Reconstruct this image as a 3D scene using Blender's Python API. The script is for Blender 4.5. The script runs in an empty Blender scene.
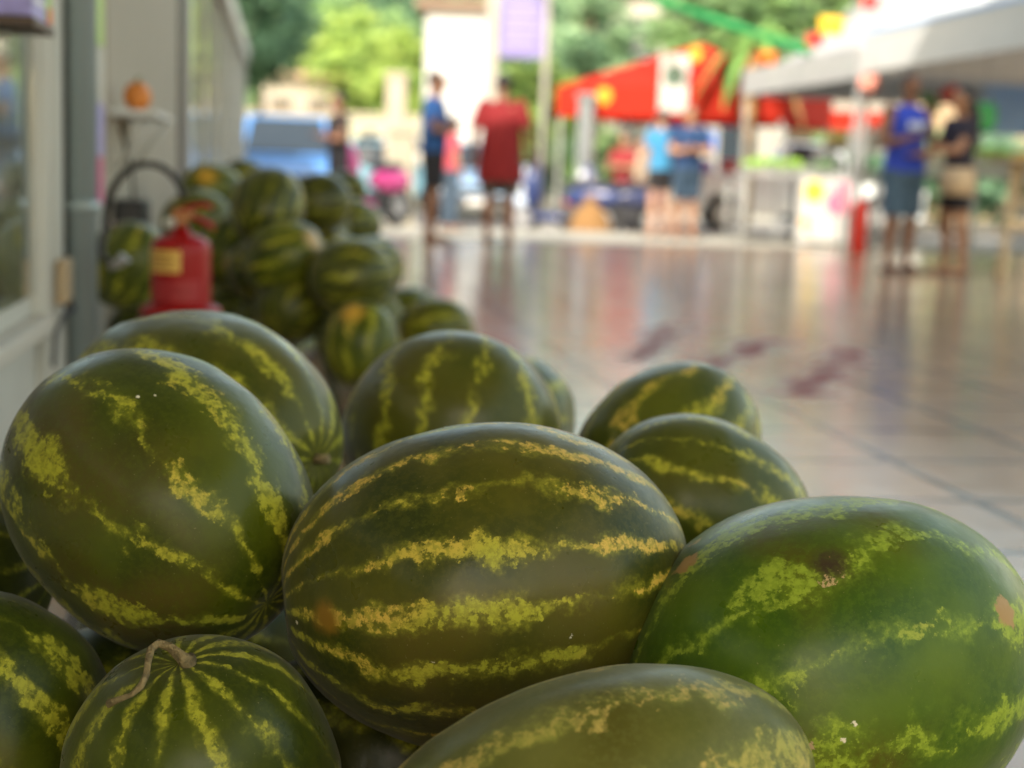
import bpy, bmesh, math, random
from mathutils import Vector, Matrix, noise as mnoise
random.seed(7)
R = math.radians
scene = bpy.context.scene
# ------------------------------------------------------------------ camera
FPX = 1500.0
PITCH = R(8.0); ROLL = math.atan(.0355)
CAM = Vector((0, 0, .75))
fwd = Vector((0, math.cos(PITCH), -math.sin(PITCH)))
_r0 = Vector((1, 0, 0)); _u0 = Vector((0, math.sin(PITCH), math.cos(PITCH)))
UP = _u0*math.cos(ROLL) - _r0*math.sin(ROLL)
RT = _r0*math.cos(ROLL) + _u0*math.sin(ROLL)
cd = bpy.data.cameras.new('camera'); cam = bpy.data.objects.new('camera', cd)
scene.collection.objects.link(cam)
m3 = Matrix((RT, UP, -fwd)).transposed()
cam.matrix_world = Matrix.Translation(CAM) @ m3.to_4x4()
cd.sensor_width = 36; cd.lens = 36*FPX/1024
cd.clip_start = .05; cd.clip_end = 2000
cd.dof.use_dof = True; cd.dof.focus_distance = 1.30; cd.dof.aperture_fstop = 3.6
scene.camera = cam
# ------------------------------------------------------------------ world, sun, exposure
SUN_EL, SUN_AZ = R(38), R(199)      # azimuth measured from +Y towards +X
world = bpy.data.worlds.new("World"); scene.world = world
world.use_nodes = True
wn = world.node_tree.nodes; wl = world.node_tree.links
bg = wn['Background']; sky = wn.new('ShaderNodeTexSky'); sky.sky_type = 'NISHITA'
sky.sun_disc = False; sky.sun_elevation = SUN_EL; sky.sun_rotation = SUN_AZ
sky.air_density = 1.3; sky.dust_density = 2.5; sky.ozone_density = 1.0
tint = wn.new('ShaderNodeMix'); tint.data_type = 'RGBA'; tint.blend_type = 'MULTIPLY'; tint.inputs[0].default_value = 1
tint.inputs[7].default_value = (1.13, 1.0, .78, 1)      # hazy warm white sky
wl.new(sky.outputs[0], tint.inputs[6]); wl.new(tint.outputs[2], bg.inputs[0]); bg.inputs[1].default_value = .15
sd = bpy.data.lights.new('sun', 'SUN'); sd.energy = 2.0; sd.angle = R(.6); sd.color = (1, .94, .84)
so = bpy.data.objects.new('sun', sd); scene.collection.objects.link(so)
sdir = Vector((math.sin(SUN_AZ)*math.cos(SUN_EL), math.cos(SUN_AZ)*math.cos(SUN_EL), math.sin(SUN_EL)))
so.rotation_euler = sdir.to_track_quat('Z', 'Y').to_euler(); so.location = (0, 0, 30)
scene.view_settings.view_transform = 'Standard'; scene.view_settings.look = 'None'
scene.view_settings.gamma = 1; scene.view_settings.exposure = 1.78
scene.render.engine = 'CYCLES'
scene.cycles.max_bounces = 8; scene.cycles.diffuse_bounces = 5; scene.cycles.transparent_max_bounces = 12

# ------------------------------------------------------------------ helpers
def at(px, py, Y):
    d = fwd + RT*((px-512)/FPX) - UP*((py-384)/FPX)
    return CAM + d*(Y/d.y)
def W(u, v, z=0):                      # frame of the arcade: u runs away along the shop wall, v across
    return Vector((-.153*u+.988*v, .988*u+.153*v, z))
WROT = math.atan2(.153, .988)
col = scene.collection
def srgb(r, g, b):
    f = lambda c: (c/12.92 if c <= .04045 else ((c+.055)/1.055)**2.4)
    return (f(r/255), f(g/255), f(b/255))
_m = {}
def mat(name, color, rough=.6, metal=0, var=.12, scale=8, bump=0, trans=0, spec=.5, coat=0, translucent=0, emis=0):
    if name in _m: return _m[name]
    m = bpy.data.materials.new(name); m.use_nodes = True
    n = m.node_tree.nodes; l = m.node_tree.links; p = n['Principled BSDF']
    tc = n.new('ShaderNodeTexCoord'); nz = n.new('ShaderNodeTexNoise')
    nz.inputs['Scale'].default_value = scale; nz.inputs['Detail'].default_value = 4
    l.new(tc.outputs['Object'], nz.inputs['Vector'])
    mx = n.new('ShaderNodeMix'); mx.data_type = 'RGBA'
    mx.inputs[6].default_value = (*[max(0, c*(1-var*1.6)) for c in color], 1)
    mx.inputs[7].default_value = (*[min(1, c*(1+var*1.2)) for c in color], 1)
    l.new(nz.outputs['Fac'], mx.inputs[0]); l.new(mx.outputs[2], p.inputs['Base Color'])
    p.inputs['Roughness'].default_value = rough; p.inputs['Metallic'].default_value = metal
    p.inputs['Transmission Weight'].default_value = trans
    p.inputs['Specular IOR Level'].default_value = spec; p.inputs['Coat Weight'].default_value = coat
    if bump:
        b = n.new('ShaderNodeBump'); b.inputs['Strength'].default_value = bump; b.inputs['Distance'].default_value = .01
        l.new(nz.outputs['Fac'], b.inputs['Height']); l.new(b.outputs[0], p.inputs['Normal'])
    if translucent:
        t = n.new('ShaderNodeBsdfTranslucent'); ms = n.new('ShaderNodeMixShader'); ms.inputs[0].default_value = translucent
        l.new(mx.outputs[2], t.inputs[0]); l.new(p.outputs[0], ms.inputs[1]); l.new(t.outputs[0], ms.inputs[2])
        l.new(ms.outputs[0], n['Material Output'].inputs[0])
    _m[name] = m; return m

class MB:
    """collects simple solids into one mesh"""
    def __init__(s): s.bm = bmesh.new(); s.mi = 0
    def _f(s, vs, smooth=False):
        try: f = s.bm.faces.new(vs)
        except ValueError: return
        f.smooth = smooth; f.material_index = s.mi
    def box(s, x0, x1, y0, y1, z0, z1, M=None):
        v = [Vector((x, y, z)) for x in (x0, x1) for y in (y0, y1) for z in (z0, z1)]
        if M: v = [M @ p if isinstance(M, Matrix) else M(*p) for p in v]
        v = [s.bm.verts.new(p) for p in v]
        for q in ((0,1,3,2),(4,6,7,5),(0,4,5,1),(2,3,7,6),(0,2,6,4),(1,5,7,3)): s._f([v[i] for i in q])
        return s
    def wbox(s, u0, u1, v0, v1, z0, z1): return s.box(u0, u1, v0, v1, z0, z1, W)
    def rings(s, rings, smooth=True, cap=True, closed=False):
        rr = [[s.bm.verts.new(p) for p in r] for r in rings]; n = len(rr[0])
        k = len(rr)
        for i in range(k if closed else k-1):
            a, b = rr[i], rr[(i+1) % k]
            for j in range(n): s._f([a[j], a[(j+1) % n], b[(j+1) % n], b[j]], smooth)
        if cap and not closed:
            s._f(rr[0][::-1]); s._f(rr[-1])
        return s
    def tube(s, pts, rad, n=10, smooth=True):
        pts = [Vector(p) for p in pts]; R_ = rad if hasattr(rad, '__len__') else [rad]*len(pts)
        out = []; prev = None
        for i, p in enumerate(pts):
            d = (pts[min(i+1, len(pts)-1)]-pts[max(i-1, 0)])
            if d.length < 1e-9: d = Vector((0, 0, 1))
            d.normalize()
            a = prev if prev else (Vector((1, 0, 0)) if abs(d.x) < .8 else Vector((0, 1, 0)))
            x = (a - d*a.dot(d)).normalized(); y = d.cross(x); prev = x
            out.append([p+(x*math.cos(t)+y*math.sin(t))*R_[i] for t in [2*math.pi*k/n for k in range(n)]])
        return s.rings(out, smooth)
    def ell(s, c, r, n=16, m=10, B=None):
        c = Vector(c); r = r if hasattr(r, '__len__') else (r, r, r); out = []
        for i in range(1, m):
            ph = math.pi*i/m; ring = []
            for j in range(n):
                t = 2*math.pi*j/n
                q = Vector((r[0]*math.sin(ph)*math.cos(t), r[1]*math.sin(ph)*math.sin(t), -r[2]*math.cos(ph)))
                ring.append(c + (B @ q if B else q))
            out.append(ring)
        return s.rings(out)
    def loft(s, secs, n=18):           # horizontal elliptical sections (cx,cy,z,rx,ry)
        out = [[Vector((c[0]+c[3]*math.cos(t), c[1]+c[4]*math.sin(t), c[2])) for t in [2*math.pi*k/n for k in range(n)]] for c in secs]
        return s.rings(out)
    def prism(s, poly, h, M=None):      # poly in (a,b), extruded 0..h on third axis
        n = len(poly); a = [Vector((p[0], p[1], 0)) for p in poly]; b = [Vector((p[0], p[1], h)) for p in poly]
        if M: a = [M @ p for p in a]; b = [M @ p for p in b]
        a = [s.bm.verts.new(p) for p in a]; b = [s.bm.verts.new(p) for p in b]
        s._f(a[::-1]); s._f(b)
        for i in range(n): s._f([a[i], a[(i+1) % n], b[(i+1) % n], b[i]])
        return s
    def build(s, name, m, parent=None, bevel=0, rebase=None, remesh=0, fix=True):
        if fix: bmesh.ops.recalc_face_normals(s.bm, faces=s.bm.faces)
        me = bpy.data.meshes.new(name); 
        if rebase is None: rebase = parent is None
        off = Vector((0, 0, 0))
        if rebase and len(s.bm.verts):
            xs = [v.co for v in s.bm.verts]
            off = Vector(((min(p.x for p in xs)+max(p.x for p in xs))/2, (min(p.y for p in xs)+max(p.y for p in xs))/2, min(p.z for p in xs)))
            for v in s.bm.verts: v.co -= off
        s.bm.to_mesh(me); s.bm.free()
        for k in (m if isinstance(m, (list, tuple)) else [m]): me.materials.append(k)
        o = bpy.data.objects.new(name, me); col.objects.link(o); o.location = off
        if remesh:
            md = o.modifiers.new('r', 'REMESH'); md.mode = 'VOXEL'; md.voxel_size = remesh; md.use_smooth_shade = True
            sm = o.modifiers.new('s', 'SMOOTH'); sm.factor = .5; sm.iterations = 3
            dg = bpy.context.evaluated_depsgraph_get(); dg.update()
            m2 = bpy.data.meshes.new_from_object(o.evaluated_get(dg)); o.modifiers.clear()
            o.data = m2; m2.materials.clear()
            for k in (m if isinstance(m, (list, tuple)) else [m]): m2.materials.append(k)
        if bevel:
            b = o.modifiers.new('bevel', 'BEVEL'); b.width = bevel; b.segments = 2; b.limit_method = 'ANGLE'
        if parent: o.parent = parent
        return o
def tag(o, label=None, cat=None, group=None, kind=None):
    if label: o['label'] = label
    if cat: o['category'] = cat
    if group: o['group'] = group
    if kind: o['kind'] = kind
    return o
def thing(name, label, cat, loc=(0, 0, 0), rz=0, group=None):
    o = bpy.data.objects.new(name, None); col.objects.link(o); o.location = loc; o.rotation_euler = (0, 0, rz)
    o.empty_display_size = .1
    return tag(o, label, cat, group)
def copy_thing(o, label=None, parent=None):
    c = o.copy(); col.objects.link(c)
    if parent: c.parent = parent
    if label: c['label'] = label
    for ch in list(o.children): copy_thing(ch, None, c)
    return c

# ------------------------------------------------------------------ setting
def floor_mat():
    m = bpy.data.materials.new('glazed_floor_tiles'); m.use_nodes = True
    n = m.node_tree.nodes; l = m.node_tree.links; p = n['Principled BSDF']
    tc = n.new('ShaderNodeTexCoord'); mp = n.new('ShaderNodeMapping')
    mp.inputs['Rotation'].default_value = (0, 0, -WROT); l.new(tc.outputs['Object'], mp.inputs[0])
    mp.inputs['Location'].default_value = (-.17, .13, 0)
    br = n.new('ShaderNodeTexBrick'); br.offset = 0; br.squash = 1
    br.inputs['Scale'].default_value = 1; br.inputs['Brick Width'].default_value = .5; br.inputs['Row Height'].default_value = .5
    br.inputs['Mortar Size'].default_value = .019; br.inputs['Mortar Smooth'].default_value = .1
    br.inputs['Color1'].default_value = (.45, .30, .195, 1); br.inputs['Color2'].default_value = (.36, .25, .165, 1)
    br.inputs['Mortar'].default_value = (.06, .042, .035, 1)
    l.new(mp.outputs[0], br.inputs[0])
    # worn reddish joint patches and scuffs that sit in the tile surface
    nz = n.new('ShaderNodeTexNoise'); nz.inputs['Scale'].default_value = 1.3; nz.inputs['Detail'].default_value = 6
    l.new(tc.outputs['Object'], nz.inputs['Vector'])
    mr = n.new('ShaderNodeMapRange'); mr.inputs[1].default_value = .52; mr.inputs[2].default_value = .68
    l.new(nz.outputs['Fac'], mr.inputs[0])
    mx = n.new('ShaderNodeMix'); mx.data_type = 'RGBA'; mx.blend_type = 'MULTIPLY'
    mx.inputs[7].default_value = (.80, .68, .62, 1)
    l.new(mr.outputs[0], mx.inputs[0]); l.new(br.outputs[0], mx.inputs[6])
    cur = mx.outputs[2]; acc = None
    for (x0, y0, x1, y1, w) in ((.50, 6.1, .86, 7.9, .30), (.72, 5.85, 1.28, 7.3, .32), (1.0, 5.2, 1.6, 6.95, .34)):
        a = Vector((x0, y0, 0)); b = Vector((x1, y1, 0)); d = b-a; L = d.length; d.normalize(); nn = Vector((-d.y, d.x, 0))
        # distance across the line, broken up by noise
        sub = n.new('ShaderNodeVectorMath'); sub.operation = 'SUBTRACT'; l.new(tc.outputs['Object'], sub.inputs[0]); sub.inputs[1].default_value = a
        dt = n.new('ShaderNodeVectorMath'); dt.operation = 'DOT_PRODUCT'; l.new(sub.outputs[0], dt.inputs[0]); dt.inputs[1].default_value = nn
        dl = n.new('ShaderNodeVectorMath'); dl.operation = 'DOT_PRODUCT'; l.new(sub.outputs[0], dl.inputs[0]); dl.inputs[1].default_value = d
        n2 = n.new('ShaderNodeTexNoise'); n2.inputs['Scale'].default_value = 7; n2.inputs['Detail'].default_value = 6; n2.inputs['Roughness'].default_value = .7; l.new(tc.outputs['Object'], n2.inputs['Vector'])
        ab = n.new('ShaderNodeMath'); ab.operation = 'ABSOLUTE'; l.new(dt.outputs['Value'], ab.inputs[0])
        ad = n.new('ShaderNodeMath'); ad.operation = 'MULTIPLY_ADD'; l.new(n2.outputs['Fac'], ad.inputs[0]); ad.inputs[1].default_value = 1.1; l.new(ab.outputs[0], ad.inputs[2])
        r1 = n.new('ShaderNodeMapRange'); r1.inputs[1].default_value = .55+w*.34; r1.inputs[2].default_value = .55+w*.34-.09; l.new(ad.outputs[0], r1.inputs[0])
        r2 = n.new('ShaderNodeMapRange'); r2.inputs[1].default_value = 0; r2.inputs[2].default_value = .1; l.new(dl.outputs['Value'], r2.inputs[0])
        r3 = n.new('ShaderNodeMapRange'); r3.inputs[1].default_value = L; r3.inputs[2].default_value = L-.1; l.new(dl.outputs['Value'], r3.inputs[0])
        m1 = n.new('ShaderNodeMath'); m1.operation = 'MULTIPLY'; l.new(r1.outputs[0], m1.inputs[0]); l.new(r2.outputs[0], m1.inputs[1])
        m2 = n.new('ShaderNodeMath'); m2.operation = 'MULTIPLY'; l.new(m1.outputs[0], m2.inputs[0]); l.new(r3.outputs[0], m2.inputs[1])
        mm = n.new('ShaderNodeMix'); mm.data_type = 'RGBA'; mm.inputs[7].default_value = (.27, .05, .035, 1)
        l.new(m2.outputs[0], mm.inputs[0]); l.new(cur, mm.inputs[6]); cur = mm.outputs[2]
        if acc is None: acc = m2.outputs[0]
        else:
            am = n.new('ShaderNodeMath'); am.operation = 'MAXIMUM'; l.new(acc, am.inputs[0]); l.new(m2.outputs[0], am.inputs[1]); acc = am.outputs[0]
    l.new(cur, p.inputs['Base Color'])
    rr = n.new('ShaderNodeMapRange'); rr.inputs[3].default_value = .10; rr.inputs[4].default_value = .25
    l.new(nz.outputs['Fac'], rr.inputs[0])
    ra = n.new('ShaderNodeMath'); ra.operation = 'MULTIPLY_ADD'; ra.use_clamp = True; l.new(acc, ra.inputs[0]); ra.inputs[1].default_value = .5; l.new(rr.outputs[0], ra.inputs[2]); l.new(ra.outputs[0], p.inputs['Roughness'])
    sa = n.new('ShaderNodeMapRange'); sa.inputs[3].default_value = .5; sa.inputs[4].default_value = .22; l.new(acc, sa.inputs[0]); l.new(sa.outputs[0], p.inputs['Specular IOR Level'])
    bp = n.new('ShaderNodeBump'); bp.inputs['Strength'].default_value = .25; bp.inputs['Distance'].default_value = .004; bp.invert = True
    l.new(br.outputs['Fac'], bp.inputs['Height'])
    nw = n.new('ShaderNodeTexNoise'); nw.inputs['Scale'].default_value = 9; nw.inputs['Detail'].default_value = 2; l.new(tc.outputs['Object'], nw.inputs['Vector'])
    bp2 = n.new('ShaderNodeBump'); bp2.inputs['Strength'].default_value = .16; bp2.inputs['Distance'].default_value = .01
    l.new(nw.outputs['Fac'], bp2.inputs['Height']); l.new(bp.outputs[0], bp2.inputs['Normal']); l.new(bp2.outputs[0], p.inputs['Normal'])
    return m
def sheet(name, pts, z, m, thick=0):
    b = MB()
    vs = [b.bm.verts.new((p[0], p[1], z)) for p in pts]; b._f(vs)
    if thick:
        w = [b.bm.verts.new((p[0], p[1], z-thick)) for p in pts]; b._f(w[::-1])
        for i in range(len(pts)): b._f([vs[i], vs[(i+1) % len(pts)], w[(i+1) % len(pts)], w[i]])
    o = b.build(name, m, rebase=False); return tag(o, kind='structure')
asph = mat('asphalt', (.16, .155, .15), .85, var=.25, scale=3, bump=.3)
sheet('ground', [(-900, -300), (900, -300), (900, 1500), (-900, 1500)], -.155, mat('far_ground', (.16, .15, .11), .9, var=.4, scale=.15))
sheet('road', [W(20.0, -60), W(20.0, 90), W(33, 90), W(33, -60)], -.15, asph)
sheet('floor', [W(-14, -4), W(-14, 14), W(16.6, 14), W(16.6, -4)], 0, floor_mat(), .15)
sheet('pavement', [W(16.604, -30), W(16.604, 60), W(19.8, 60), W(19.8, -30)], -.003, mat('pale_concrete', (.36, .34, .28), .8, var=.12, scale=2), .147)
sheet('kerb', [W(19.804, -30), W(19.804, 60), W(19.98, 60), W(19.98, -30)], .004, mat('kerb_concrete', (.4, .39, .36), .8), .155)
b = MB()
for k in range(-6, 12):
    b.wbox(26.4, 26.55, k*4, k*4+2.2, -.150, -.144)
tag(b.build('road_marking', mat('white_paint', (.75, .74, .7), .7), rebase=False), kind='structure')
# green hill rising behind the town
def hill(name, cx, cy, rx, ry, h, m):
    b = MB(); g = []; N = 44
    for i in range(N+1):
        row = []
        for j in range(N+1):
            x = -1+2*i/N; y = -1+2*j/N; d = min(1, math.hypot(x, y))
            z = (math.cos(d*math.pi)*.5+.5)*h; P = Vector((cx+x*rx, cy+y*ry, 0))
            z *= 1+.35*mnoise.noise(P*.02)+.12*mnoise.noise(P*.09)
            row.append(b.bm.verts.new((P.x, P.y, z-.4)))
        g.append(row)
    for i in range(N):
        for j in range(N): b._f([g[i][j], g[i+1][j], g[i+1][j+1], g[i][j+1]], True)
    return tag(b.build(name, m, rebase=False), kind='structure')
hill('hill', -60, 230, 150, 130, 62, mat('wooded_hill', (.07, .12, .035), .9, var=.6, scale=.12, bump=1))
hill('hill', 120, 300, 160, 120, 55, mat('wooded_hill', (.07, .12, .035)))

# the roof over the arcade, its columns (the photo looks out from under it)
plaster = mat('cream_plaster', (.58, .54, .45), .75, var=.06, scale=3, bump=.1)
ar = thing('arcade_roof', 'pale flat roof sheltering the tiled walkway on round columns', 'roof', W(8, 2.6, 0), 0)
def lw(p, base): return p-base
def part_w(name, m, parent, boxes, bevel=0):
    b = MB()
    for bx in boxes: b.wbox(*bx)
    base = Vector(parent.location)
    for v in b.bm.verts: v.co -= base
    return b.build(name, m, parent, bevel=bevel, rebase=False)
part_w('roof_slab', plaster, ar, [(-8.4, 10.0, -7, 5.2, 6.0, 6.3)])
for u in (-8, -3, 2.5, 7.6):
    b = MB(); c = W(u, 4.7)-Vector(ar.location); b.tube([(c.x, c.y, 0), (c.x, c.y, 5.995)], .16, 20); b.build('column', plaster, ar, rebase=False)

# ------------------------------------------------------------------ shop front on the left
V0 = -.613
cream = mat('cream_frame', (.58, .57, .51), .45, var=.05)
creamd = mat('beige_wall', (.40, .345, .265), .7, var=.07, scale=3, bump=.08)
steel = mat('blue_grey_metal', (.36, .44, .46), .3, metal=.25, var=.06)
darkf = mat('dark_rubber', (.03, .028, .026), .5)
glass = bpy.data.materials.new('shop_glass'); glass.use_nodes = True
gn = glass.node_tree.nodes; gl = glass.node_tree.links
gp = gn['Principled BSDF']; gp.inputs['Base Color'].default_value = (.85, .92, .9, 1); gp.inputs['Roughness'].default_value = .03
gp.inputs['Transmission Weight'].default_value = 1; gp.inputs['IOR'].default_value = 1.5
sf = thing('shop_front', 'cream framed shop front with glass panes along the left of the walkway', 'shop', W(6, V0-.2, 0))
def Yu(px):   # distance along the wall of a pixel column
    Y = 930/(279.5-px); return Y/.988
part_w('wall', creamd, sf, [(5.42, 9.0, V0-.16, V0, 0, 5.99), (-3, 23.4, V0-2.6, V0-2.45, 0, 2.6), (-3, -2.85, V0-2.45, V0-.05, 0, 5.99)])
part_w('kick_panel', cream, sf, [(-3, 4.0, V0-.14, V0-.02, 0, .30)])
part_w('sill', mat('pale_stone', (.62, .58, .5), .5), sf, [(-3, 4.0, V0-.16, V0+.03, .303, .345)], .006)
w = part_w('window', cream, sf, [(3.95, 4.0, V0-.10, V0-.003, .348, 3.2), (1.7, 1.8, V0-.10, V0-.003, .348, 3.2), (-3, 4.0, V0-.10, V0-.003, 3.203, 3.32), (-3, 3.947, V0-.08, V0-.02, .348, .40)], .004)
part_w('pane', glass, sf, [(1.803, 3.947, V0-.02, V0-.012, .403, 3.2)])
part_w('pane', glass, sf, [(-2.84, 1.697, V0-.06, V0-.052, .403, 3.2)])
part_w('door_frame', cream, sf, [(4.003, 4.09, V0-.12, V0+.01, 0, 5.99), (4.09, 4.15, V0-.12, V0-.025, 0, 5.99), (4.15, 4.27, V0-.12, V0+.012, 0, 5.99)], .006)
part_w('upper_wall', creamd, sf, [(-3, 4.0, V0-.16, V0-.003, 3.323, 5.99)])
part_w('shutter_track', darkf, sf, [(4.38, 4.56, V0-.1, V0+.004, .31, 5.99)])
part_w('jamb', cream, sf, [(4.273, 4.377, V0-.1, V0+.002, .31, 5.99)])
part_w('track_base', cream, sf, [(4.273, 4.56, V0-.1, V0+.006, 0, .307)])
b = MB(); c = W(4.40, V0+.048)-Vector(sf.location); b.tube([(c.x, c.y, 0), (c.x, c.y, 5.99)], .042, 20)
for z in (.6, 1.9, 3.2): b.tube([(c.x, c.y, z), (c.x, c.y, z+.03)], .048, 20)
b.build('drainpipe', steel, sf, rebase=False)
part_w('trim', cream, sf, [(4.563, 5.417, V0-.1, V0-.005, 0, 5.99)])
part_w('end_post', darkf, sf, [(9.003, 9.55, V0-.1, V0+.012, 0, 2.9)])
part_w('corner_frame', cream, sf, [(9.553, 9.95, V0-.1, V0+.02, 0, 3.0)])
part_w('header_beam', mat('pale_cream_beam', (.70, .66, .55), .6), sf, [(9.953, 23.4, V0-.2, V0+.06, 2.25, 2.48)])
for i in range(1, 9): part_w('mullion', cream, sf, [(9.953+i*1.68, 9.953+i*1.68+.07, V0-.06, V0+.01, 0, 2.247)])
part_w('pane', glass, sf, [(9.953, 23.4, V0-.03, V0-.022, .3, 2.247)])
part_w('kick_panel', cream, sf, [(9.953, 23.4, V0-.05, V0+.005, 0, .297)])
part_w('roof', mat('grey_roofing', (.3, .3, .29), .8), sf, [(9.6, 23.4, V0-2.6, V0-.21, 2.6, 2.7), (8.3, 9.59, V0-2.8, V0-.17, 6.0, 6.1)])
part_w('inner_floor', mat('shop_floor', (.35, .32, .28), .5), sf, [(-3, 23.4, V0-2.44, V0-.17, .004, .05)])

# shelf with printed box on it, sticking out at the top left corner
shelf = thing('wall_shelf', 'dark brown underside of small shelf at the top left corner, on the shop window', 'shelf', W(3.34, V0+.02, 1.01))
b = MB(); b.box(-.05, .09, -.14, .14, 0, .018); o = b.build('board', mat('brown_board', (.10, .065, .045), .5), shelf, bevel=.003)
b = MB()
b.box(-.05, .02, -.006, .006, -.02, -.001)
b.build('bracket', steel, shelf); shelf.rotation_euler = (0, 0, WROT)
bx = thing('printed_box', 'lavender, green and orange printed carton on the shelf at top left', 'box', W(3.34, V0+.02, 1.0295), WROT)
MB().box(-.04, .085, -.13, .10, 0, .16).build('carton', mat('lavender_print', (.36, .33, .72), .4, var=.3, scale=30), bx, bevel=.003)
MB().box(.02, .0875, .045, .102, .01, .13).build('green_panel', mat('lime_print', (.45, .7, .2), .4), bx)
MB().box(.06, .090, .06, .104, .002, .035).build('orange_corner', mat('orange_print', (.85, .2, .04), .4), bx)
b = MB()
for i in range(5): b.box(.0852, .0868, -.12, .03, .03+.025*i, .04+.025*i)
b.build('print_lines', mat('white_print', (.8, .8, .85), .5), bx)
# posters on the trim strip
ps = thing('price_poster', 'narrow poster strip, lime green above and pink and violet below, beside the drainpipe', 'poster', W(5.15, V0, .6))
p_ = MB().box(.0, .006, -.24, .14, .52, .98); p_.build('green_sheet', mat('lime_sheet', (.50, .72, .16), .5, var=.2, scale=14), ps)
MB().box(.0, .006, -.24, .14, .16, .33).build('violet_sheet', mat('violet_sheet', (.45, .4, .78), .5, var=.3, scale=20), ps)
MB().box(.0, .006, -.22, .12, .0, .155).build('pink_sheet', mat('pink_sheet', (.75, .12, .3), .5, var=.3, scale=20), ps)
ps.rotation_euler = (0, 0, WROT)
# power cable and junction box low on the door frame
cb = thing('power_socket', 'tan wall socket box with short black cable looping on the cream door frame', 'socket', W(4.18, V0+.014, .36), WROT)
MB().box(0, .03, -.055, .055, 0, .12).build('socket_box', mat('tan_plastic', (.48, .36, .22), .5), cb, bevel=.006)
b = MB(); b.tube([(.03, 0, .01), (.045, -.02, -.02), (.03, -.12, -.02), (.02, -.2, -.06), (.02, -.24, -.14)], .006, 8); b.build('cable', darkf, cb)

# ------------------------------------------------------------------ wall shelf, squash, black wall box
tb = thing('wall_shelf', 'white shelf with a diagonal brace on the beige wall, carrying an orange squash', 'shelf', W(5.75, V0, .90), WROT)
MB().box(.003, .17, -.32, .42, .0, .022).build('board', mat('white_plastic', (.68, .68, .66), .4), tb, bevel=.004)
for y in (-.25, .3): MB().box(.004, .02, y-.012, y+.012, -.2, -.001).build('bracket', mat('pale_metal', (.55, .54, .5), .4), tb)
for y in (-.25, .3): MB().tube([(.155, y, -.008), (.02, y, -.19)], .009, 8).build('brace', mat('pale_metal', (.55, .54, .5)), tb)
def gourd():
    t = thing('squash', 'small round orange squash with green patch on the white wall shelf', 'squash', W(5.62, V0+.085, .923))
    b = MB(); out = []; r = .052
    for i in range(1, 20):
        ph = math.pi*i/20; ring = []
        for j in range(48):
            a = 2*math.pi*j/48; k = 1-.05*abs(math.cos(a*4.5))
            ring.append(Vector((r*math.sin(ph)*k*math.cos(a), r*math.sin(ph)*k*math.sin(a), r-r*math.cos(ph))))
        out.append(ring)
    b.rings(out); b.build('flesh', mat('pumpkin_skin', (.72, .24, .04), .45, var=.25, scale=14), t)
    MB().tube([(0, 0, .102), (.003, .002, .112), (.008, .004, .12)], [.008, .006, .006], 8).build('stalk', mat('stalk', (.2, .22, .08), .7), t)
gourd()
cr = thing('wall_box', 'black box with a slatted front fixed to the beige wall behind the extinguisher hose', 'box', W(5.72, V0+.003, .475), WROT)
MB().box(0, .11, -.12, .12, 0, .13).build('casing', mat('black_plastic', (.02, .02, .022), .5), cr, bevel=.008)
b = MB()
for k in range(5): b.box(.02, .095, -.126, -.121, .015+.02*k, .026+.02*k)
b.build('vent', mat('dark_grey_plastic', (.05, .05, .055), .5), cr)
MB().tube([(.06, 0, .13), (.05, 0, .25), (.012, 0, .40)], .006, 8).build('cable', darkf, cr)

# ------------------------------------------------------------------ fire extinguisher
exP = at(181, 300, 4.05); ex = thing('fire_extinguisher', 'red fire extinguisher with yellow label and black hose, standing among the melons', 'fire extinguisher', (exP.x, exP.y, .348), 0); ex.scale = (1, 1, .86)
red = mat('red_enamel', (.31, .003, .004), .36, var=.08, spec=.3)
b = MB(); prof = [(0, .0), (.078, .0), (.080, .01), (.080, .185), (.079, .205), (.073, .222), (.055, .236), (.028, .244), (.02, .265), (0, .266)]
b.rings([[Vector((max(r_, .001)*math.cos(t), max(r_, .001)*math.sin(t), z)) for t in [2*math.pi*k/32 for k in range(32)]] for r_, z in prof])
o = b.build('cylinder', red, ex)
b = MB()
def arc_panel(b, r0, r1, a0, a1, z0, z1, n=16):
    inn = [(r0*math.cos(a0+(a1-a0)*i/n), r0*math.sin(a0+(a1-a0)*i/n)) for i in range(n+1)]
    out = [(r1*math.cos(a0+(a1-a0)*i/n), r1*math.sin(a0+(a1-a0)*i/n)) for i in range(n+1)]
    for i in range(n):
        v = [b.bm.verts.new((*p, z)) for z in (z0, z1) for p in (inn[i], inn[i+1], out[i+1], out[i])]
        for q in ((0,1,2,3),(4,7,6,5),(2,6,7,3),(0,4,5,1),(0,3,7,4),(1,5,6,2)): b._f([v[k] for k in q])
arc_panel(b, .0802, .0815, R(-158), R(-78), .125, .195); lb = b.build('label', mat('yellow_label', (.72, .45, .10), .5, var=.2, scale=60), ex)
for k in range(4):
    b = MB(); arc_panel(b, .0816, .0819, R(-150), R(-88-12*(k % 2)), .136+.013*k, .141+.013*k, 8); b.build('printed_line', mat('label_ink', (.25, .10, .02), .6), lb)
b = MB(); arc_panel(b, .0802, .0812, R(-155), R(-40), .035, .105)
b.build('instruction_panel', mat('pale_red_print', (.36, .015, .018), .5, var=.3, scale=70), ex)
b = MB(); b.loft([(0, 0, -.012, .112, .112), (0, 0, .012, .106, .106), (0, 0, .022, .09, .09)], 28); b.build('base_ring', red, ex)
b = MB(); b.tube([(0, 0, .262), (0, 0, .30)], .017, 12); b.box(-.022, .03, -.014, .014, .288, .318); b.build('valve', mat('brass', (.45, .2, .09), .35, metal=.6), ex)
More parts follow.
